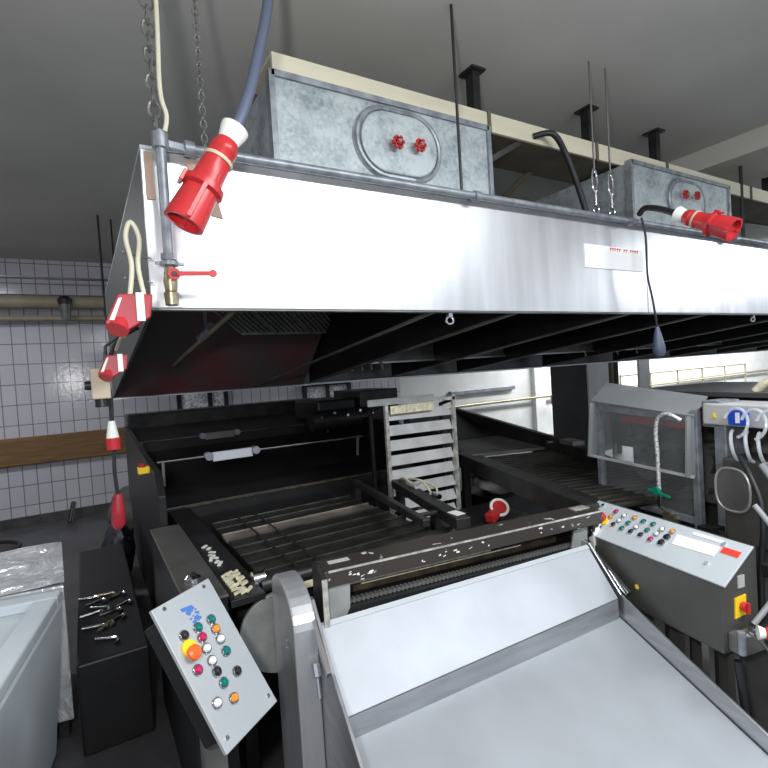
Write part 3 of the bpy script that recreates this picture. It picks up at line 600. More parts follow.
# slatted rack standing behind the conveyor
rk = thing('slatted_rack', 'upright pale slatted rack with about ten sloping shelves', 'rack', (1.85, 2.66, 0))
def rx(z): return 0.045 * (1.43 - z)
for x in (1.575, 2.10): MB().bar((x, 2.62, 1.46), (x + rx(0.0) * 0 + 0.0, 2.62, 0.0), 0.022, 0.022).build('upright', 'bare_edge', rk)
MB().bar((1.56, 2.62, 1.455), (2.12, 2.62, 1.435), 0.022).build('top_bar', 'bare_edge', rk)
MB().box(1.44, 1.93, 2.60, 2.606, 1.435, 1.475).build('top_plate', 'belt_grey', rk)
MB().box(1.60, 1.93, 2.603, 2.61, 1.375, 1.425).build('label_plate', 'pale_strip', rk)
for k in range(13):
    z = 1.335 - k * 0.094
    MB().hexa([(1.59, 2.625, z), (2.09, 2.625, z - 0.008), (2.09, 2.63, z - 0.008), (1.59, 2.63, z), (1.59, 2.655, z + 0.060), (2.09, 2.655, z + 0.052), (2.09, 2.66, z + 0.052), (1.59, 2.66, z + 0.060)]).build('shelf', 'sack_pale', rk)
for x in (1.555, 2.12): MB().bar((x, 2.78, 1.40), (x, 2.78, 0.0), 0.02).build('rear_upright', 'black_steel', rk)
MB().bar((1.555, 2.78, 1.39), (1.575, 2.62, 1.45), 0.02).build('side_tie', 'black_steel', rk)
MB().bar((2.12, 2.78, 1.39), (2.10, 2.62, 1.43), 0.02).build('side_tie', 'black_steel', rk)

# two dark beams right of the conveyor
o = MB().bar((1.45, 2.85, 0.945), (1.27, 1.82, 0.955), 0.035).bar((1.46, 2.85, 0.95), (1.46, 2.86, 0.0), 0.04).bar((1.29, 1.95, 0.953), (1.425, 1.93, 0.953), 0.02).build('guide_rail', 'dark_steel', bevel=0.004); tag(o, 'slim dark guide rail along the right edge of slat conveyor', 'rail')
t = thing('cable_channel', 'dark sloping channel with loose cables ending at the front bar', 'channel', (1.5, 2.2, 0))
MB().bar((1.60, 2.585, 0.955), (1.40, 1.72, 0.95), 0.07, 0.05).build('channel', 'dark_steel', t, bevel=0.004)
MB().bar((1.585, 2.53, 0.93), (1.585, 2.53, 0.0), 0.04).build('leg', 'dark_steel', t)
MB().bar((1.49, 2.05, 0.93), (1.49, 2.05, 0.0), 0.04).build('leg', 'dark_steel', t)
MB().tube(smooth_path([(1.60, 2.55, 0.985), (1.57, 2.45, 1.01), (1.55, 2.32, 0.995), (1.56, 2.25, 1.02), (1.54, 2.15, 0.985)]), 0.006, 8).build('cable', 'pale_strip', t, smooth=True)
MB().tube(smooth_path([(1.61, 2.5, 0.985), (1.58, 2.35, 1.02), (1.60, 2.2, 1.0), (1.55, 2.12, 0.97), (1.50, 2.15, 0.86), (1.49, 2.16, 0.74)]), 0.006, 8).build('cable', 'pale_strip', t, smooth=True)
MB().tube([(1.575, 2.42, 0.99), (1.555, 2.3, 0.99)], 0.016, 10).build('connector', 'sack_pale', t, smooth=True)
MB().tube([(1.535, 2.12, 0.985), (1.52, 2.05, 0.985)], 0.014, 10).build('connector', 'chrome', t, smooth=True)
MB().box(1.395, 1.445, 1.76, 1.83, 0.976, 0.978).build('marking', 'nylon_white', t)

# parts seen in the gap: shelf, red drum plug, pale sack
o = MB().box(1.72, 2.25, 1.95, 2.5, 0.70, 0.73).box(1.74, 1.78, 1.97, 2.01, 0, 0.70).box(2.19, 2.23, 1.97, 2.01, 0, 0.70).box(1.74, 1.78, 2.44, 2.48, 0, 0.70).box(2.19, 2.23, 2.44, 2.48, 0, 0.70).build('low_shelf', 'black_steel'); tag(o, 'low black shelf stand in the gap behind the front bar', 'stand')
t = thing('reel', 'red reel with a cream rim lying behind the front bar', 'reel', (2.0, 2.12, 0.73))
MB().disc((2.05, 2.20, 0.772), (-0.2, -0.5, 0.5), 0.05, 0.05, 24).build('drum', 'red_plastic', t, smooth=True)
MB().torus((2.038, 2.168, 0.805), (-0.2, -0.5, 0.5), 0.05, 0.009, 24, 8).build('rim', 'nylon_white', t, smooth=True)
MB().bar((1.93, 2.14, 0.765), (2.04, 2.18, 0.785), 0.06, 0.05).build('arm', 'red_plastic', t, bevel=0.008)
o = MB().box(2.9, 3.9, 3.1, 3.9, 0, 0.5).build('plinth', 'black_steel'); tag(o, 'low black plinth on the floor beneath the right conveyor', 'plinth')
o = MB().blob((3.15, 3.35, 0.63), (0.22, 0.22, 0.14), 5).build('sack', 'sack_pale', smooth=True); tag(o, 'pale crumpled sack lying under the right conveyor', 'sack')

# ------------------------------------------------------------------ right roller conveyor (turned 18 degrees)
frame(1.9, 1.4, -18)
rc = thing('roller_conveyor', 'dark roller conveyor running back from behind the right console', 'conveyor', (0.4, 1.5, 0))
MB().box(-0.05, 0.02, 0.02, 1.62, 0.90, 1.0).build('side_beam', 'dark_steel', rc, bevel=0.004)
MB().box(0.02, 0.10, 0.02, 1.5, 0.965, 0.985).build('inner_ledge', 'dark_steel', rc)
MB().prism([(0.62, 0.3, 0.93), (0.62, 3.4, 0.93), (0.62, 3.4, 1.18), (0.62, 1.45, 1.085), (0.62, 0.3, 0.98)], (0.05, 0, 0)).build('far_side_plate', 'dark_steel', rc, bevel=0.004)
for k in range(22):
    y = 0.06 + k * 0.063
    MB().tube([(0.10, y, 0.965), (0.62, y, 0.965)], 0.019, 10).build('roller', 'slat_steel', rc, smooth=True)
MB().box(0.02, 0.62, 1.47, 2.2, 0.975, 0.995).build('cover_plate', 'side_plate', rc, bevel=0.003)
MB().hexa([(0.02, 2.2, 0.9), (0.62, 2.2, 0.9), (0.62, 3.3, 0.9), (0.02, 3.3, 0.9), (0.02, 2.2, 1.0), (0.62, 2.2, 1.0), (0.62, 3.3, 1.14), (0.02, 3.3, 1.14)]).build('rear_cover', 'black_steel', rc)
MB().disc((0.62, 1.40, 1.04), (-1, 0, 0), 0.018, 0.02).build('bolt', 'chrome', rc)
MB().box(0.60, 0.69, 1.08, 1.24, 1.055, 1.085).build('bracket', 'dull_steel', rc)
for (x, y) in ((-0.03, 0.3), (-0.03, 1.5), (0.6, 0.5), (0.6, 2.9)): MB().box(x, x + 0.05, y, y + 0.05, 0, 0.93).build('leg', 'black_steel', rc)

# ------------------------------------------------------------------ front discharge machine (turned 8 degrees)
frame(0.6, 1.6, -8)
fm = thing('discharge_machine', 'front machine with chipped black bar and two stainless chute trays', 'bakery machine', (0.6, -0.4, 0))
br = MB().box(0.045, 1.265, -0.085, 0.035, 0.945, 1.0).build('front_bar', 'worn_paint', fm, bevel=0.004)
MB().box(0.06, 1.262, -0.0875, -0.083, 0.995, 1.0015).build('worn_edge', 'bare_edge', br)
MB().box(0.08, 0.155, -0.025, 0.0, 1.0, 1.002).build('label_strip', 'sack_pale', br)
MB().box(1.17, 1.25, -0.03, 0.01, 1.0, 1.004).build('bolt_plate', 'bare_edge', br)
chm = MB(); rnd = random.Random(11)
for i in range(26):
    x = rnd.choice((rnd.uniform(0.08, 0.24), rnd.uniform(0.40, 0.56), rnd.uniform(0.60, 0.82), rnd.uniform(0.9, 1.2))); z = rnd.uniform(0.955, 0.985)
    L = rnd.uniform(0.004, 0.022); chm.prism([(x, -0.0862, z), (x + L, -0.0862, z + rnd.uniform(-.004, .008)), (x + L * 0.8, -0.0862, z + rnd.uniform(.003, .007)), (x + L * .1, -0.0862, z + rnd.uniform(.002, .005))], (0, 0.002, 0))
chm.build('paint_chips', 'nylon_white', br)
ep = MB().prism([(0.045, -0.105, 0.80), (0.045, 0.03, 0.80), (0.045, 0.03, 1.0), (0.045, -0.04, 1.012), (0.045, -0.105, 0.985)], (-0.012, 0, 0)).build('end_plate', 'dark_steel', fm, bevel=0.002)
MB().box(0.030, 0.048, -0.110, -0.104, 0.795, 0.985).build('worn_edge', 'bare_edge', ep)
MB().prism([(0.05, -0.075, 0.94), (0.135, -0.075, 0.945), (0.13, -0.075, 0.86), (0.11, -0.075, 0.825), (0.05, -0.075, 0.81)], (0, 0.006, 0)).build('cover_plate', 'belt_grey', fm, label='grey cover plate under the bar end')
MB().box(1.215, 1.262, -0.08, 0.03, 0.62, 0.945).build('end_post', 'chipped_black', fm, bevel=0.003)
MB().prism([(1.13, -0.06, 0.93), (1.20, -0.06, 0.945), (1.20, -0.06, 0.86), (1.11, -0.06, 0.86)], (0, 0.006, 0)).build('cover_plate', 'belt_grey', fm)
MB().box(0.10, 1.21, 0.0, 0.19, 0.60, 0.80).build('bed', 'black_steel', fm)
MB().box(0.10, 1.20, 0.035, 0.06, 0.80, 0.945).build('back_plate', 'black_steel', fm)
MB().box(0.15, 0.75, -0.005, 0.0, 0.905, 0.915).box(0.2, 0.9, 0.0, 0.01, 0.895, 0.90).build('cream_strip', 'pale_strip', fm)
MB().box(0.15, 1.10, 0.02, 0.034, 0.865, 0.895).build('belt', 'brown_grime', fm)
ch = MB()
for i in range(64):
    x = 0.14 + i * 0.0168; ch.disc((x, -0.045, 0.865), (0, 1, 0), 0.0085, 0.02, 8)
ch.build('drive_chain', 'dull_steel', fm)
MB().box(0.06, 1.22, -0.07, -0.03, 0.80, 0.855).build('chain_bed', 'black_steel', fm)
TLz, TRz, BRz, BLz = 0.835, 0.868, 0.715, 0.665
up_ = MB().plate([(0.02, -0.10, TLz), (0.0075, -0.2875, 0.644), (1.15, -0.25, BRz), (1.16, -0.10, TRz)], 0.006).build('upper_tray', 'tray_steel', fm, bevel=0.002)
MB().plate([(0.02, -0.092, TLz + 0.006), (0.02, -0.108, TLz - 0.004), (1.16, -0.108, TRz - 0.004), (1.16, -0.092, TRz + 0.006)], 0.007).build('tray_flange', 'console_face', up_)
MB().plate([(0.008, -0.2865, 0.642), (0.008, -0.2865, 0.545), (1.15, -0.249, BRz - 0.09), (1.15, -0.249, BRz - 0.002)], 0.004).build('drop_edge', 'stainless', up_)
MB().plate([(0.0, -0.25, 0.585), (0.0, -0.95, 0.33), (1.16, -0.95, 0.38), (1.16, -0.18, 0.6605)], 0.006).build('lower_tray', 'tray_steel', fm, bevel=0.002)
def wall_plate(x, pts, name, t=0.01): return MB().prism([(x, y, z) for y, z in pts], (t, 0, 0)).build(name, 'stainless', fm, bevel=0.002)
wall_plate(1.165, [(0.0, 0.70), (0.0, 0.89), (-0.10, 0.885), (-0.25, 0.728), (-0.53, 0.605), (-0.95, 0.43), (-0.95, 0.20), (0.0, 0.35)], 'side_wall')
wall_plate(-0.012, [(0.0, 0.70), (-0.10, 0.94), (-0.125, 0.94), (-0.31, 0.80), (-0.95, 0.45), (-0.95, 0.20), (0.0, 0.35)], 'side_wall')
MB().bar((-0.02, -0.10, 0.935), (-0.02, -0.31, 0.80), 0.012, 0.02).build('side_rail', 'chrome', fm)
MB().bar((1.185, -0.03, 0.89), (1.185, -0.27, 0.735), 0.014, 0.02).build('side_rail', 'chrome', fm)
MB().box(0.03, 1.13, -0.6, 0.15, 0.0, 0.30).build('base', 'dull_steel', fm, bevel=0.01)
MB().bar((0.5, -0.1, 0.3), (0.5, -0.1, 0.62), 0.3, 0.2).build('pedestal', 'dull_steel', fm)
MB().tube([(-0.03, -0.20, 0.78), (-0.03, -0.215, 0.75), (-0.03, -0.216, 0.745), (-0.03, -0.23, 0.69)], [0.013, 0.013, 0.007, 0.007], 8).build('latch', 'chrome', fm, smooth=True)
# rounded chain guard, left end
gd = thing('chain_guard', 'tall rounded stainless chain guard at left end of front bar', 'guard', (-0.05, -0.06, 0))
n = 14; prof = [(0.0 - 0.18 * math.cos(PI * i / n), 0.875 + 0.100 * math.sin(PI * i / n)) for i in range(n + 1)]
MB().prism([(-0.085, y, z) for y, z in prof] + [(-0.085, 0.18, 0.0), (-0.085, -0.18, 0.0)], (0.072, 0, 0)).build('cover', 'brushed', gd, bevel=0.006)
for z in (0.80, 0.775): MB().disc((-0.086, -0.06, z), (-1, 0, 0), 0.004, 0.003, 8).build('rivet', 'chrome', gd)
o = MB().disc((-0.06, 0.215, 0.70), (0, -1, 0), 0.15, 0.02, 48).disc((-0.06, 0.215, 0.70), (0, 1, 0), 0.03, 0.02, 16).build('wheel_disc', 'belt_grey', bevel=0.003); tag(o, 'pale grey round disc behind the rounded stainless guard', 'disc')

# ------------------------------------------------------------------ left operator panel
frame()
az, tl = R(54.3), R(56.3)
e = Vector((math.sin(az), math.cos(az), 0)); nh = Vector((math.cos(az), -math.sin(az), 0))
dn = nh * math.cos(tl) - Vector((0, 0, 1)) * math.sin(tl); nrm = e.cross(dn).normalized()
if nrm.z < 0: nrm = -nrm
TR = Vector((0.284, 1.569, 1.058))
pn = thing('operator_panel', 'tilted pale grey operator panel with round buttons at lower left', 'control panel', (0.30, 1.50, 0))
W_, H_ = 0.211, 0.40
def pp(u, v, h=0.0): return TR - e * (W_ - u) + dn * v + nrm * h    # u from left, v down the face
c = [pp(0, 0), pp(W_, 0), pp(W_, H_), pp(0, H_)]
MB().hexa([q - nrm * 0.012 for q in c] + c).build('face_plate', 'panel_grey', pn, bevel=0.002)
ci = [pp(0.02, 0.03), pp(W_ - 0.02, 0.03), pp(W_ - 0.02, H_ - 0.03), pp(0.02, H_ - 0.03)]
MB().hexa([q - nrm * 0.09 for q in ci] + [q - nrm * 0.012 for q in ci]).build('box', 'black_steel', pn, bevel=0.004)
ft = pp(W_ / 2, H_ * 0.6, -0.07)
MB().bar(ft, (ft.x, ft.y, 0.0), 0.06).box(ft.x - 0.12, ft.x + 0.12, ft.y - 0.12, ft.y + 0.12, 0, 0.02).build('pedestal', 'dull_steel', pn)
for u, v in ((0.033, 0.014), (0.178, 0.015), (0.02, H_ - 0.03), (W_ - 0.02, H_ - 0.03)):
    MB().disc(pp(u, v), nrm, 0.006, 0.004, 10).build('screw', 'chrome', pn)
def button(u, v, mat, root, P, N, r=0.0115, h=0.010):
    b = MB().lathe([(r, 0), (r, h * 0.6), (r * 0.7, h), (r * 0.15, h * 1.1)], 16, Matrix.Translation(P(u, v, 0.003)) @ N.to_track_quat('Z', 'Y').to_matrix().to_4x4()).build('push_button', mat, root, smooth=True)
    MB().torus(P(u, v, 0.004), N, r * 1.18, r * 0.26, 18, 6).build('bezel', 'chrome', b, smooth=True)
    return b
cols = {'g': 'teal_button', 'k': 'black_plastic', 'r': 'crimson_button', 'a': 'amber_button', 'w': 'white_button'}
for u, v, k in [(0.146, 0.106, 'g'), (0.096, 0.104, 'g'), (0.048, 0.101, 'k'), (0.144, 0.135, 'a'), (0.093, 0.132, 'r'), (0.142, 0.165, 'w'), (0.089, 0.163, 'w'), (0.139, 0.201, 'g'), (0.086, 0.198, 'w'), (0.036, 0.194, 'r'), (0.083, 0.228, 'k'), (0.139, 0.262, 'k'), (0.085, 0.262, 'g'), (0.04, 0.29, 'w'), (0.09, 0.31, 'a')]:
    button(u, v, cols[k], pn, pp, nrm, 0.0105)
es = MB().disc(pp(0.043, 0.136), nrm, 0.022, 0.010, 20).build('emergency_stop', 'yellow_plastic', pn, bevel=0.002, label='yellow and orange emergency stop button')
MB().lathe([(0.010, 0.0), (0.012, 0.006), (0.019, 0.008), (0.019, 0.018), (0.013, 0.023)], 20, Matrix.Translation(pp(0.037, 0.152, 0.008)) @ nrm.to_track_quat('Z', 'Y').to_matrix().to_4x4()).build('mushroom_head', 'orange_plastic', es, smooth=True)
bl = MB(); rnd = random.Random(5)
for i in range(26):
    u = rnd.uniform(0.092, 0.122); v = rnd.uniform(0.045, 0.088); a_ = rnd.uniform(0, 3); s_ = rnd.uniform(0.004, 0.009)
    bl.plate([pp(u + s_ * math.cos(a_ + t_), v + s_ * 0.6 * math.sin(a_ + t_), 0.0008 + i * 0.00001) for t_ in (0, 1.6, 3.1, 4.7)], 0.0006)
bl.plate([pp(0.076, 0.036, 0.001), pp(0.115, 0.042, 0.001), pp(0.115, 0.052, 0.001), pp(0.078, 0.047, 0.001)], 0.0006)
bl.build('blue_label', 'blue_grime', pn, label='blue worn print on the panel face')

# ------------------------------------------------------------------ right console (turned 11 degrees)
frame(1.70, 0.82, -11)
cs = thing('control_console', 'long low stainless console with slanted white button face at right', 'control panel', (0.1, 0.28, 0))
MB().prism([(0.0, 0, 0.67), (0.0, 0, 0.893), (0.135, 0, 0.992), (0.17, 0, 0.992), (0.17, 0, 0.67)], (0, 0.655, 0)).build('casing', 'casing_steel', cs, bevel=0.003)
fa, fb = Vector((-0.004, 0, 0.895)), Vector((0.137, 0, 0.999)); sv = (fb - fa).normalized(); cn = Vector((-sv.z, 0, sv.x))
LC = 0.63
def cp(u, v, h=0.0): return Vector((0, LC - 0.015 - u, 0)) + fa + sv * v + cn * h   # u from the far end, v up the slope
FH = (fb - fa).length
MB().hexa([cp(-.045, 0, -0.004), cp(LC, 0, -0.004), cp(LC, FH, -0.004), cp(-.045, FH, -0.004), cp(-.045, 0, 0.003), cp(LC, 0, 0.003), cp(LC, FH, 0.003), cp(-.045, FH, 0.003)]).build('face_plate', 'console_face', cs, bevel=0.002)
def cpb(u, v, h=0.0): return cp(u, v, h + 0.003)
for u, v, k in [(0.083, 0.144, 'r'), (0.079, 0.112, 'a'), (0.131, 0.137, 'w'), (0.181, 0.142, 'a'), (0.227, 0.138, 'g'), (0.272, 0.139, 'g'), (0.127, 0.107, 'w'), (0.173, 0.108, 'g'), (0.217, 0.103, 'w'), (0.268, 0.105, 'g'), (0.319, 0.130, 'w'), (0.36, 0.134, 'a'), (0.312, 0.103, 'w'), (0.116, 0.080, 'k'), (0.165, 0.076, 'g'), (0.21, 0.076, 'k'), (0.257, 0.076, 'k'), (0.305, 0.072, 'r'), (0.357, 0.104, 'k'), (0.352, 0.074, 'k')]:
    button(u, v, cols[k], cs, cpb, cn, 0.0085 if u < 0.34 or k == 'a' else 0.0105, 0.007)
es = MB().disc(cp(0.066, 0.080, 0.003), cn, 0.019, 0.010, 20).build('emergency_stop', 'yellow_plastic', cs, bevel=0.002, label='red and yellow emergency stop button')
MB().lathe([(0.010, 0.0), (0.018, 0.012), (0.018, 0.028), (0.012, 0.033)], 18, Matrix.Translation(cp(0.064, 0.083, 0.013)) @ cn.to_track_quat('Z', 'Y').to_matrix().to_4x4()).build('mushroom_head', 'red_plastic', es, smooth=True)
MB().plate([cp(0.388, 0.085, 0.004), cp(0.542, 0.092, 0.004), cp(0.542, 0.135, 0.004), cp(0.382, 0.130, 0.004)], 0.002).build('paper_label', 'paper_white', cs)
MB().plate([cp(0.43, 0.150, 0.004), cp(0.54, 0.150, 0.004), cp(0.54, 0.162, 0.004), cp(0.43, 0.162, 0.004)], 0.002).build('paper_label', 'paper_white', cs)
MB().plate([cp(0.553, 0.115, 0.0045), cp(0.612, 0.115, 0.0045), cp(0.612, 0.139, 0.0045), cp(0.553, 0.139, 0.0045)], 0.002).build('red_sticker', 'paper_red', cs)
for u, v in ((0.539, 0.058), (0.549, 0.149), (0.0, 0.155)): MB().disc(cp(u, v, 0.003), cn, 0.007, 0.006, 12).build('cover_screw', 'chrome', cs)
MB().disc((-0.001, 0.335, 0.76), (-1, 0, 0), 0.010, 0.001, 6).build('spot_label', 'yellow_plastic', cs)
for x, y in ((0.01, 0.06), (0.13, 0.06), (0.01, 0.25), (0.13, 0.25), (0.13, 0.55), (0.01, 0.55)): MB().box(x, x + 0.025, y, y + 0.025, 0, 0.67).build('leg', 'dull_steel', cs)
MB().prism([(0.055, -0.004, 0.775), (0.105, -0.004, 0.78), (0.108, -0.004, 0.845), (0.058, -0.004, 0.84)], (0, 0.004, 0)).build('switch_plate', 'yellow_plastic', cs)
MB().disc((0.088, -0.004, 0.81), (0, -1, 0), 0.016, 0.016, 20).box(0.082, 0.094, -0.028, -0.018, 0.792, 0.828).build('main_switch', 'red_plastic', cs, bevel=0.002, label='red rotary main switch knob')
MB().box(0.075, 0.105, -0.003, 0, 0.87, 0.91).build('meter_window', 'sack_pale', cs)
MB().box(0.02, 0.12, -0.05, 0.0, 0.68, 0.74).build('terminal_box', 'dull_steel', cs, bevel=0.004)
MB().tube([(0.07, -0.03, 0.74), (0.07, -0.03, 0.755)], 0.02, 16).build('gland', 'chrome', cs, smooth=True)
MB().tube([(0.02, -0.045, 0.76), (0.02, -0.045, 0.69)], 0.012, 10).build('valve', 'pipe_grey', cs, smooth=True)
MB().tube([(0.03, -0.06, 0.765), (0.06, -0.075, 0.74), (0.09, -0.08, 0.70)], 0.006, 8).build('lever', 'chrome', cs, smooth=True)
t = connector('power_connector', (0.035, -0.085, 0.775), (0.125, -0.165, 0.770), 0.026, 'dark red power connector beside the console end at right edge')
MB().tube(smooth_path([(0.02, -0.03, 0.66), (0.03, -0.04, 0.5), (0.06, -0.05, 0.2), (0.15, -0.1, 0.02), (0.3, -0.1, 0.015)]), 0.012, 10).build('console_cable', 'cable_black', cs, smooth=True)
o = MB().tube(smooth_path([(0.20, 0.02, 1.12), (0.21, -0.03, 1.05), (0.20, -0.075, 0.97), (0.19, -0.07, 0.90), (0.16, -0.055, 0.84), (0.10, -0.03, 0.76)]), 0.009, 10).build('hose', 'hose_grey', smooth=True); tag(o, 'pale grey hose curving down past the console end', 'hose')

# ------------------------------------------------------------------ guarded machine behind the console
gm = thing('guarded_machine', 'machine under a scratched clear plastic guard behind the console', 'bakery machine', (0.9, 0.5, 0))
MB().box(0.30, 1.25, -0.55, 1.05, 0, 0.86).build('base', 'dull_steel', gm, bevel=0.01)
MB().box(0.29, 0.46, -0.3, 1.0, 0.84, 0.89).build('sill', 'dark_steel', gm, bevel=0.006)
MB().box(0.85, 1.2, -0.3, 1.15, 0.86, 1.42).build('inner_housing', 'side_plate', gm, bevel=0.02)
MB().box(0.85, 1.1, 1.15, 1.42, 1.10, 1.42).build('inner_housing', 'side_plate', gm, bevel=0.01)
MB().box(0.62, 0.86, 0.35, 1.0, 1.17, 1.20).build('cross_beam', 'side_plate', gm)
for y, z in ((0.86, 1.16), (0.55, 1.14), (0.85, 1.06), (0.5, 1.02)): MB().disc((0.62, y, z), (-1, 0, 0), 0.024, 0.03, 16).disc((0.85, y, z), (-1, 0, 0), 0.07, 0.22, 20).build('roller_end', 'dull_steel', gm, smooth=True)
MB().box(0.62, 0.83, 0.62, 1.0, 1.28, 1.36).build('red_cover', 'red_plastic', gm, bevel=0.008)
MB().box(0.40, 0.44, 0.50, 0.56, 0.885, 0.93).build('valve_block', 'brass', gm)
gu = MB().plate([(0.40, 0.965, 1.415), (0.40, 0.385, 1.372), (0.385, 0.385, 1.12), (0.385, 0.99, 1.13)], 0.005).build('upper_guard', 'acrylic', gm)
MB().plate([(0.43, 0.945, 1.13), (0.43, 0.40, 1.12), (0.43, 0.40, 0.945), (0.43, 0.945, 0.945)], 0.005).build('lower_guard', 'acrylic', gm)
MB().plate([(0.40, 0.965, 1.418), (0.40, 0.385, 1.375), (0.60, 0.47, 1.44), (0.60, 1.06, 1.50)], 0.006).build('roof_guard', 'acrylic_milky', gm)
MB().plate([(0.40, 0.968, 1.415), (0.385, 0.993, 1.13), (0.62, 1.06, 1.13), (0.60, 1.06, 1.50)], 0.005).build('side_guard', 'acrylic_milky', gm)
fmb = MB()
for y in (0.945, 0.40): fmb.bar((0.43, y, 0.89), (0.43, y, 1.40), 0.03)
fmb.bar((0.43, 0.945, 0.925), (0.43, 0.40, 0.925), 0.03); fmb.bar((0.43, 0.945, 1.385), (0.43, 0.40, 1.36), 0.03)
fmb.build('guard_frame', 'pipe_grey', gm, bevel=0.003)
MB().bar((0.40, 0.40, 1.375), (0.385, 0.40, 1.12), 0.05, 0.008).build('guard_edge_strip', 'acrylic_milky', gm)
MB().bar((0.40, 0.95, 1.41), (0.387, 0.965, 1.13), 0.05, 0.008).build('guard_edge_strip', 'acrylic_milky', gm)
MB().bar((0.385, 0.99, 1.133), (0.385, 0.385, 1.123), 0.012).build('guard_lip', 'sack_pale', gm)
MB().box(0.44, 0.56, 0.28, 0.33, 0.86, 1.40).build('post', 'pipe_grey', gm, bevel=0.004)
MB().box(0.44, 0.56, 0.30, 0.38, 1.33, 1.44).build('corner_block', 'pipe_grey', gm, bevel=0.006)
MB().box(0.42, 0.60, -0.5, 0.36, 1.345, 1.43).build('valve_beam', 'sack_pale', gm, bevel=0.006)
MB().box(0.405, 0.42, 0.17, 0.245, 1.352, 1.412).build('blue_module', 'blue_plastic', gm, bevel=0.003)
MB().box(0.400, 0.405, 0.198, 0.212, 1.362, 1.402).build('white_mark', 'paper_white', gm)
MB().prism([(0.414, 0.318, 1.375), (0.414, 0.300, 1.375), (0.414, 0.309, 1.395)], (0.005, 0, 0)).build('warning_mark', 'yellow_plastic', gm)
MB().disc((0.40, 0.28, 0.905), (-1, 0, 0), 0.02, 0.03).box(0.36, 0.44, 0.30, 0.36, 0.89, 0.93).build('bracket', 'black_plastic', gm)
MB().box(0.62, 1.3, -0.5, 0.95, 1.44, 1.46).build('top_cover', 'column_dark', gm)
for y in (-0.45, 0.9): MB().box(1.15, 1.2, y, y + 0.04, 1.3, 1.44).build('cover_post', 'dark_steel', gm)
MB().box(0.60, 1.25, -0.55, 0.30, 0.86, 1.25).build('rear_housing', 'dull_steel', gm, bevel=0.02)
# round inspection door
rdm = []
for i in range(24):
    a_ = 2 * PI * i / 24; k = 1.0 if True else 1
    rdm.append((0.40, 0.235 + 0.068 * math.copysign(abs(math.cos(a_)) ** 0.75, math.cos(a_)), 1.098 + 0.085 * math.copysign(abs(math.sin(a_)) ** 0.75, math.sin(a_))))
MB().box(0.41, 0.60, -0.45, 0.28, 0.89, 1.22).build('drum_housing', 'side_plate', gm, bevel=0.01)
dd = MB().prism(rdm, (0.012, 0, 0)).build('round_door', 'dull_steel', gm, bevel=0.003, label='round stainless door with a bright rolled rim')
MB().tube([Vector(q) for q in rdm] + [Vector(rdm[0])], 0.005, 8, cap=False).build('door_rim', 'filter_steel', dd, smooth=True)
# water hose with green tap in front of the guard
t = thing('water_hose', 'braided hose with a green lever tap in front of clear guard', 'hose', (0.35, 0.5, 1.0))
MB().tube(smooth_path([(0.37, 0.42, 1.36), (0.35, 0.46, 1.385), (0.345, 0.505, 1.37), (0.345, 0.525, 1.31), (0.345, 0.522, 1.2), (0.345, 0.522, 1.05)]), 0.0085, 10).build('hose', 'braid', t, smooth=True)
MB().tube([(0.345, 0.522, 1.05), (0.345, 0.522, 1.02), (0.345, 0.522, 0.975)], [0.013, 0.016, 0.009], 12).build('tap', 'chrome', t, smooth=True)
MB().bar((0.325, 0.56, 1.045), (0.33, 0.455, 1.03), 0.014, 0.01).disc((0.335, 0.522, 1.045), (-1, 0, 0), 0.018, 0.015).build('lever', 'green_plastic', t, bevel=0.002)
MB().bar((0.345, 0.522, 0.975), (0.42, 0.53, 0.925), 0.01).build('holder', 'brass', t)
# clear air tubes in loops over the valve beam
rnd = random.Random(2)
for k, (y, lab) in enumerate([(0.20, 'clear air tube arching over the blue module'), (0.13, 'clear air tube looping just right of the blue module'), (0.07, 'clear air tube looping from pale beam at right edge'), (0.00, 'clear air tube at the picture edge by pale beam')]):
    o = MB().tube(arc((0.385 - 0.008 * k, y, 1.365), (0.0, -0.045, 0), (0.01, 0.0, 0.055), 165, -75, 14), 0.006, 8).build('air_tube', 'clear_tube', smooth=True)
    tag(o, lab, 'tube', 'clear air tubes on the valve beam')
for k, (y, lab) in enumerate([(0.22, 'short clear elbow tube above the left of round door'), (0.165, 'clear elbow tube above the middle of round door'), (0.12, 'clear elbow tube above the right of round door'), (0.07, 'clear elbow tube right of the round door')]):
    o = MB().tube(arc((0.408, y, 1.275), (-0.05, -0.02, 0), (0, 0.01, 0.055), -90, 90, 12), 0.0065, 8).build('elbow_tube', 'clear_tube', smooth=True)
    tag(o, lab, 'tube', 'clear elbow tubes above the round door')
o = MB().tube(smooth_path([(0.36, 0.17, 1.24), (0.33, 0.12, 1.19), (0.31, 0.07, 1.10), (0.30, 0.06, 1.0), (0.30, 0.07, 0.9), (0.29, 0.07, 0.7)]), 0.010, 10).build('hose', 'cable_black', smooth=True); tag(o, 'dark ribbed hose hanging right of the round door', 'hose')
o = MB().tube(smooth_path([(0.37, 0.10, 1.22), (0.34, 0.03, 1.15), (0.33, -0.01, 1.02), (0.32, 0.0, 0.9), (0.30, 0.0, 0.7)]), 0.013, 10).build('hose', 'hose_grey', smooth=True); tag(o, 'thick pale hose at the right edge behind the dark one', 'hose')
o = MB().tube(smooth_path([(0.70, 0.33, 1.46), (0.71, 0.30, 1.49), (0.74, 0.24, 1.52), (0.85, 0.1, 1.53)]), 0.018, 10).build('hose', 'pale_strip', smooth=True); tag(o, 'yellow hose bending over the dark machine cover', 'hose')

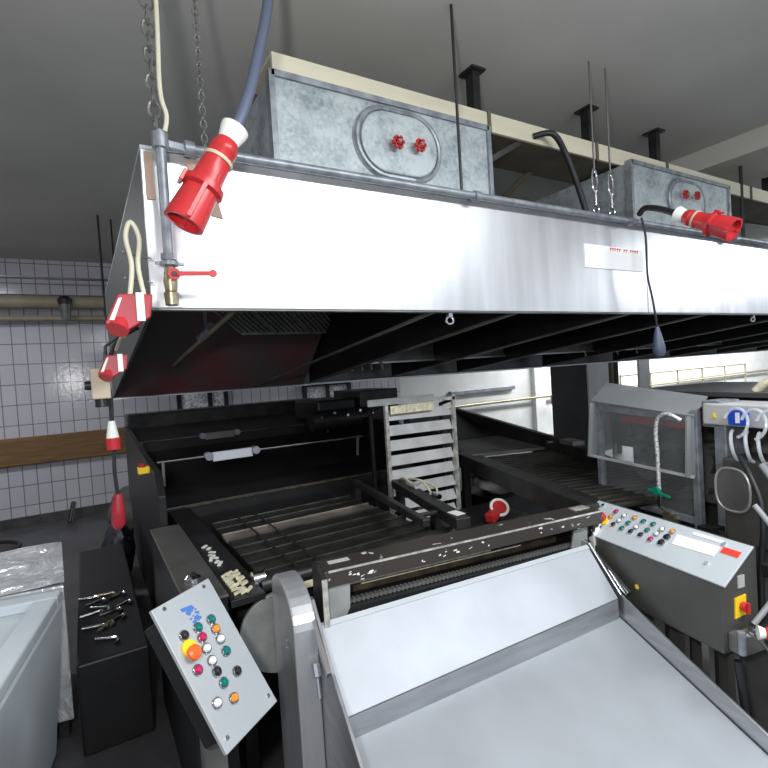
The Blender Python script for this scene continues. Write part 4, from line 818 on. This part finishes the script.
# ------------------------------------------------------------------ lower left: tub, wrapped table, scrap
frame(-0.145, 2.72, -10)
t = thing('white_tub', 'big white plastic tub with a raised rim at lower left', 'tub', (-0.35, -0.5, 0))
MB().hexa([(-0.90, -1.05, 0.02), (-0.06, -1.05, 0.02), (-0.06, -0.04, 0.02), (-0.90, -0.04, 0.02), (-0.95, -1.1, 0.70), (0.0, -1.1, 0.70), (0.0, 0.0, 0.70), (-0.95, 0.0, 0.70)]).build('body', 'bin_white', t, bevel=0.02)
tm = MB(); tm.box(-0.95, 0.0, -0.09, 0.0, 0.70, 0.745); tm.box(-0.09, 0.0, -1.1, -0.09, 0.70, 0.745); tm.box(-0.95, -0.09, -1.1, -1.01, 0.70, 0.745); tm.box(-0.95, -0.86, -1.01, -0.09, 0.70, 0.745)
tm.build('rim', 'bin_white', t, bevel=0.008)
for x, y in ((-0.8, -0.9), (-0.12, -0.9), (-0.8, -0.12), (-0.12, -0.12)): MB().disc((x, y, 0), (0, 0, 1), 0.03, 0.03).build('foot', 'black_plastic', t)
t = thing('wrapped_table', 'table wrapped in shiny crumpled foil behind the white tub', 'table', (-0.4, 0.45, 0))
g = MB(); NX, NY = 24, 20; rnd = random.Random(9); V = []
for j in range(NY + 1):
    row = []
    for i in range(NX + 1):
        a_, b_ = i / NX, j / NY; x = 1.0 * (a_ - 1) - 0.16 * b_ ; y = (0.05 + 0.01 * (1 - a_)) * (1 - b_) + (0.765 + 0.0 * (1 - a_)) * b_
        z = 0.755 + 0.006 * math.sin(9 * x + 5 * y) + 0.005 * math.sin(21 * y + 7 * x) + rnd.uniform(-0.002, 0.002)
        row.append(g.bm.verts.new((x, y, z)))
    V.append(row)
for j in range(NY):
    for i in range(NX): g.bm.faces.new([V[j][i], V[j][i + 1], V[j + 1][i + 1], V[j + 1][i]])
g.build('foil', 'crumpled_foil', t, smooth=False)
MB().hexa([(-1.0, 0.06, 0.1), (-0.005, 0.06, 0.1), (-0.165, 0.76, 0.1), (-1.15, 0.76, 0.1), (-1.0, 0.06, 0.742), (-0.005, 0.06, 0.742), (-0.165, 0.76, 0.742), (-1.15, 0.76, 0.742)]).build('body', 'crumpled_foil', t, bevel=0.01)
for x, y in ((-0.95, 0.1), (-0.08, 0.1), (-1.05, 0.70), (-0.22, 0.70)): MB().box(x, x + 0.04, y, y + 0.04, 0, 0.10).build('leg', 'dark_steel', t)

frame()
o = MB().box(-0.11, 0.185, 2.62, 4.45, 0, 0.42).build('low_cabinet', 'black_steel', bevel=0.01); tag(o, 'low black cabinet on the floor between tub and casing', 'cabinet')
rnd = random.Random(21)
hooks = [(-0.06, 3.40), (-0.03, 3.31), (0.02, 3.40), (0.08, 3.33), (-0.05, 3.16), (-0.01, 3.22), (0.04, 3.12), (0.10, 3.18), (-0.04, 2.98), (0.01, 2.95), (0.06, 3.00), (0.01, 2.80)]
desc = ['at back left', 'at back beside the tub', 'at back centre', 'at back right', 'middle left', 'just left of centre', 'just right of centre', 'middle right', 'at front left', 'at front centre', 'at front right', 'nearest the camera']
for (x, y), d in zip(hooks, desc):
    a_ = rnd.uniform(-0.6, 0.9); dx, dy = 0.05 * math.cos(a_), 0.05 * math.sin(a_)
    o = MB().tube(smooth_path([(x - dx, y - dy, 0.428), (x, y, 0.428), (x + dx, y + dy, 0.43), (x + dx + 0.01, y + dy - 0.03, 0.43), (x + dx - 0.005, y + dy - 0.05, 0.428)], 4), 0.0075, 8).build('metal_hook', 'chrome' if rnd.random() < 0.7 else 'brass', smooth=True)
    tag(o, 'bent metal hook on the low black cabinet, ' + d, 'hook', 'metal hooks on the low cabinet')
o = MB().blob((0.36, 6.3, 0.25), (0.24, 0.24, 0.26), 3).build('flour_sack', 'sack_grey', smooth=True); tag(o, 'grey slumped sack on floor against the tiled wall', 'sack')
o = MB().blob((0.17, 4.85, 0.24), (0.13, 0.25, 0.24), 8).build('rubbish_bag', 'sack_blue', smooth=True); tag(o, 'dark blue bag on floor behind the low black cabinet', 'bag')
t = thing('floor_pan', 'low grey pan with black ring at the foot of the tiled wall', 'pan', (-0.98, 6.2, 0))
MB().lathe([(0.30, 0), (0.34, 0.12), (0.32, 0.12), (0.29, 0.02)], 28, Matrix.Translation((-0.98, 6.2, 0))).build('bowl', 'side_plate', t, smooth=True)
MB().torus((-0.98, 6.2, 0.12), (0, 0, 1), 0.33, 0.02, 28, 8).build('ring', 'black_plastic', t, smooth=True)
o = MB().tube([(-0.25, 7.35, 0), (-0.20, 7.5, 0.22)], 0.03, 10).build('broom_handle', 'black_plastic', smooth=True); tag(o, 'short black stick leaning against foot of the tiled wall', 'stick')
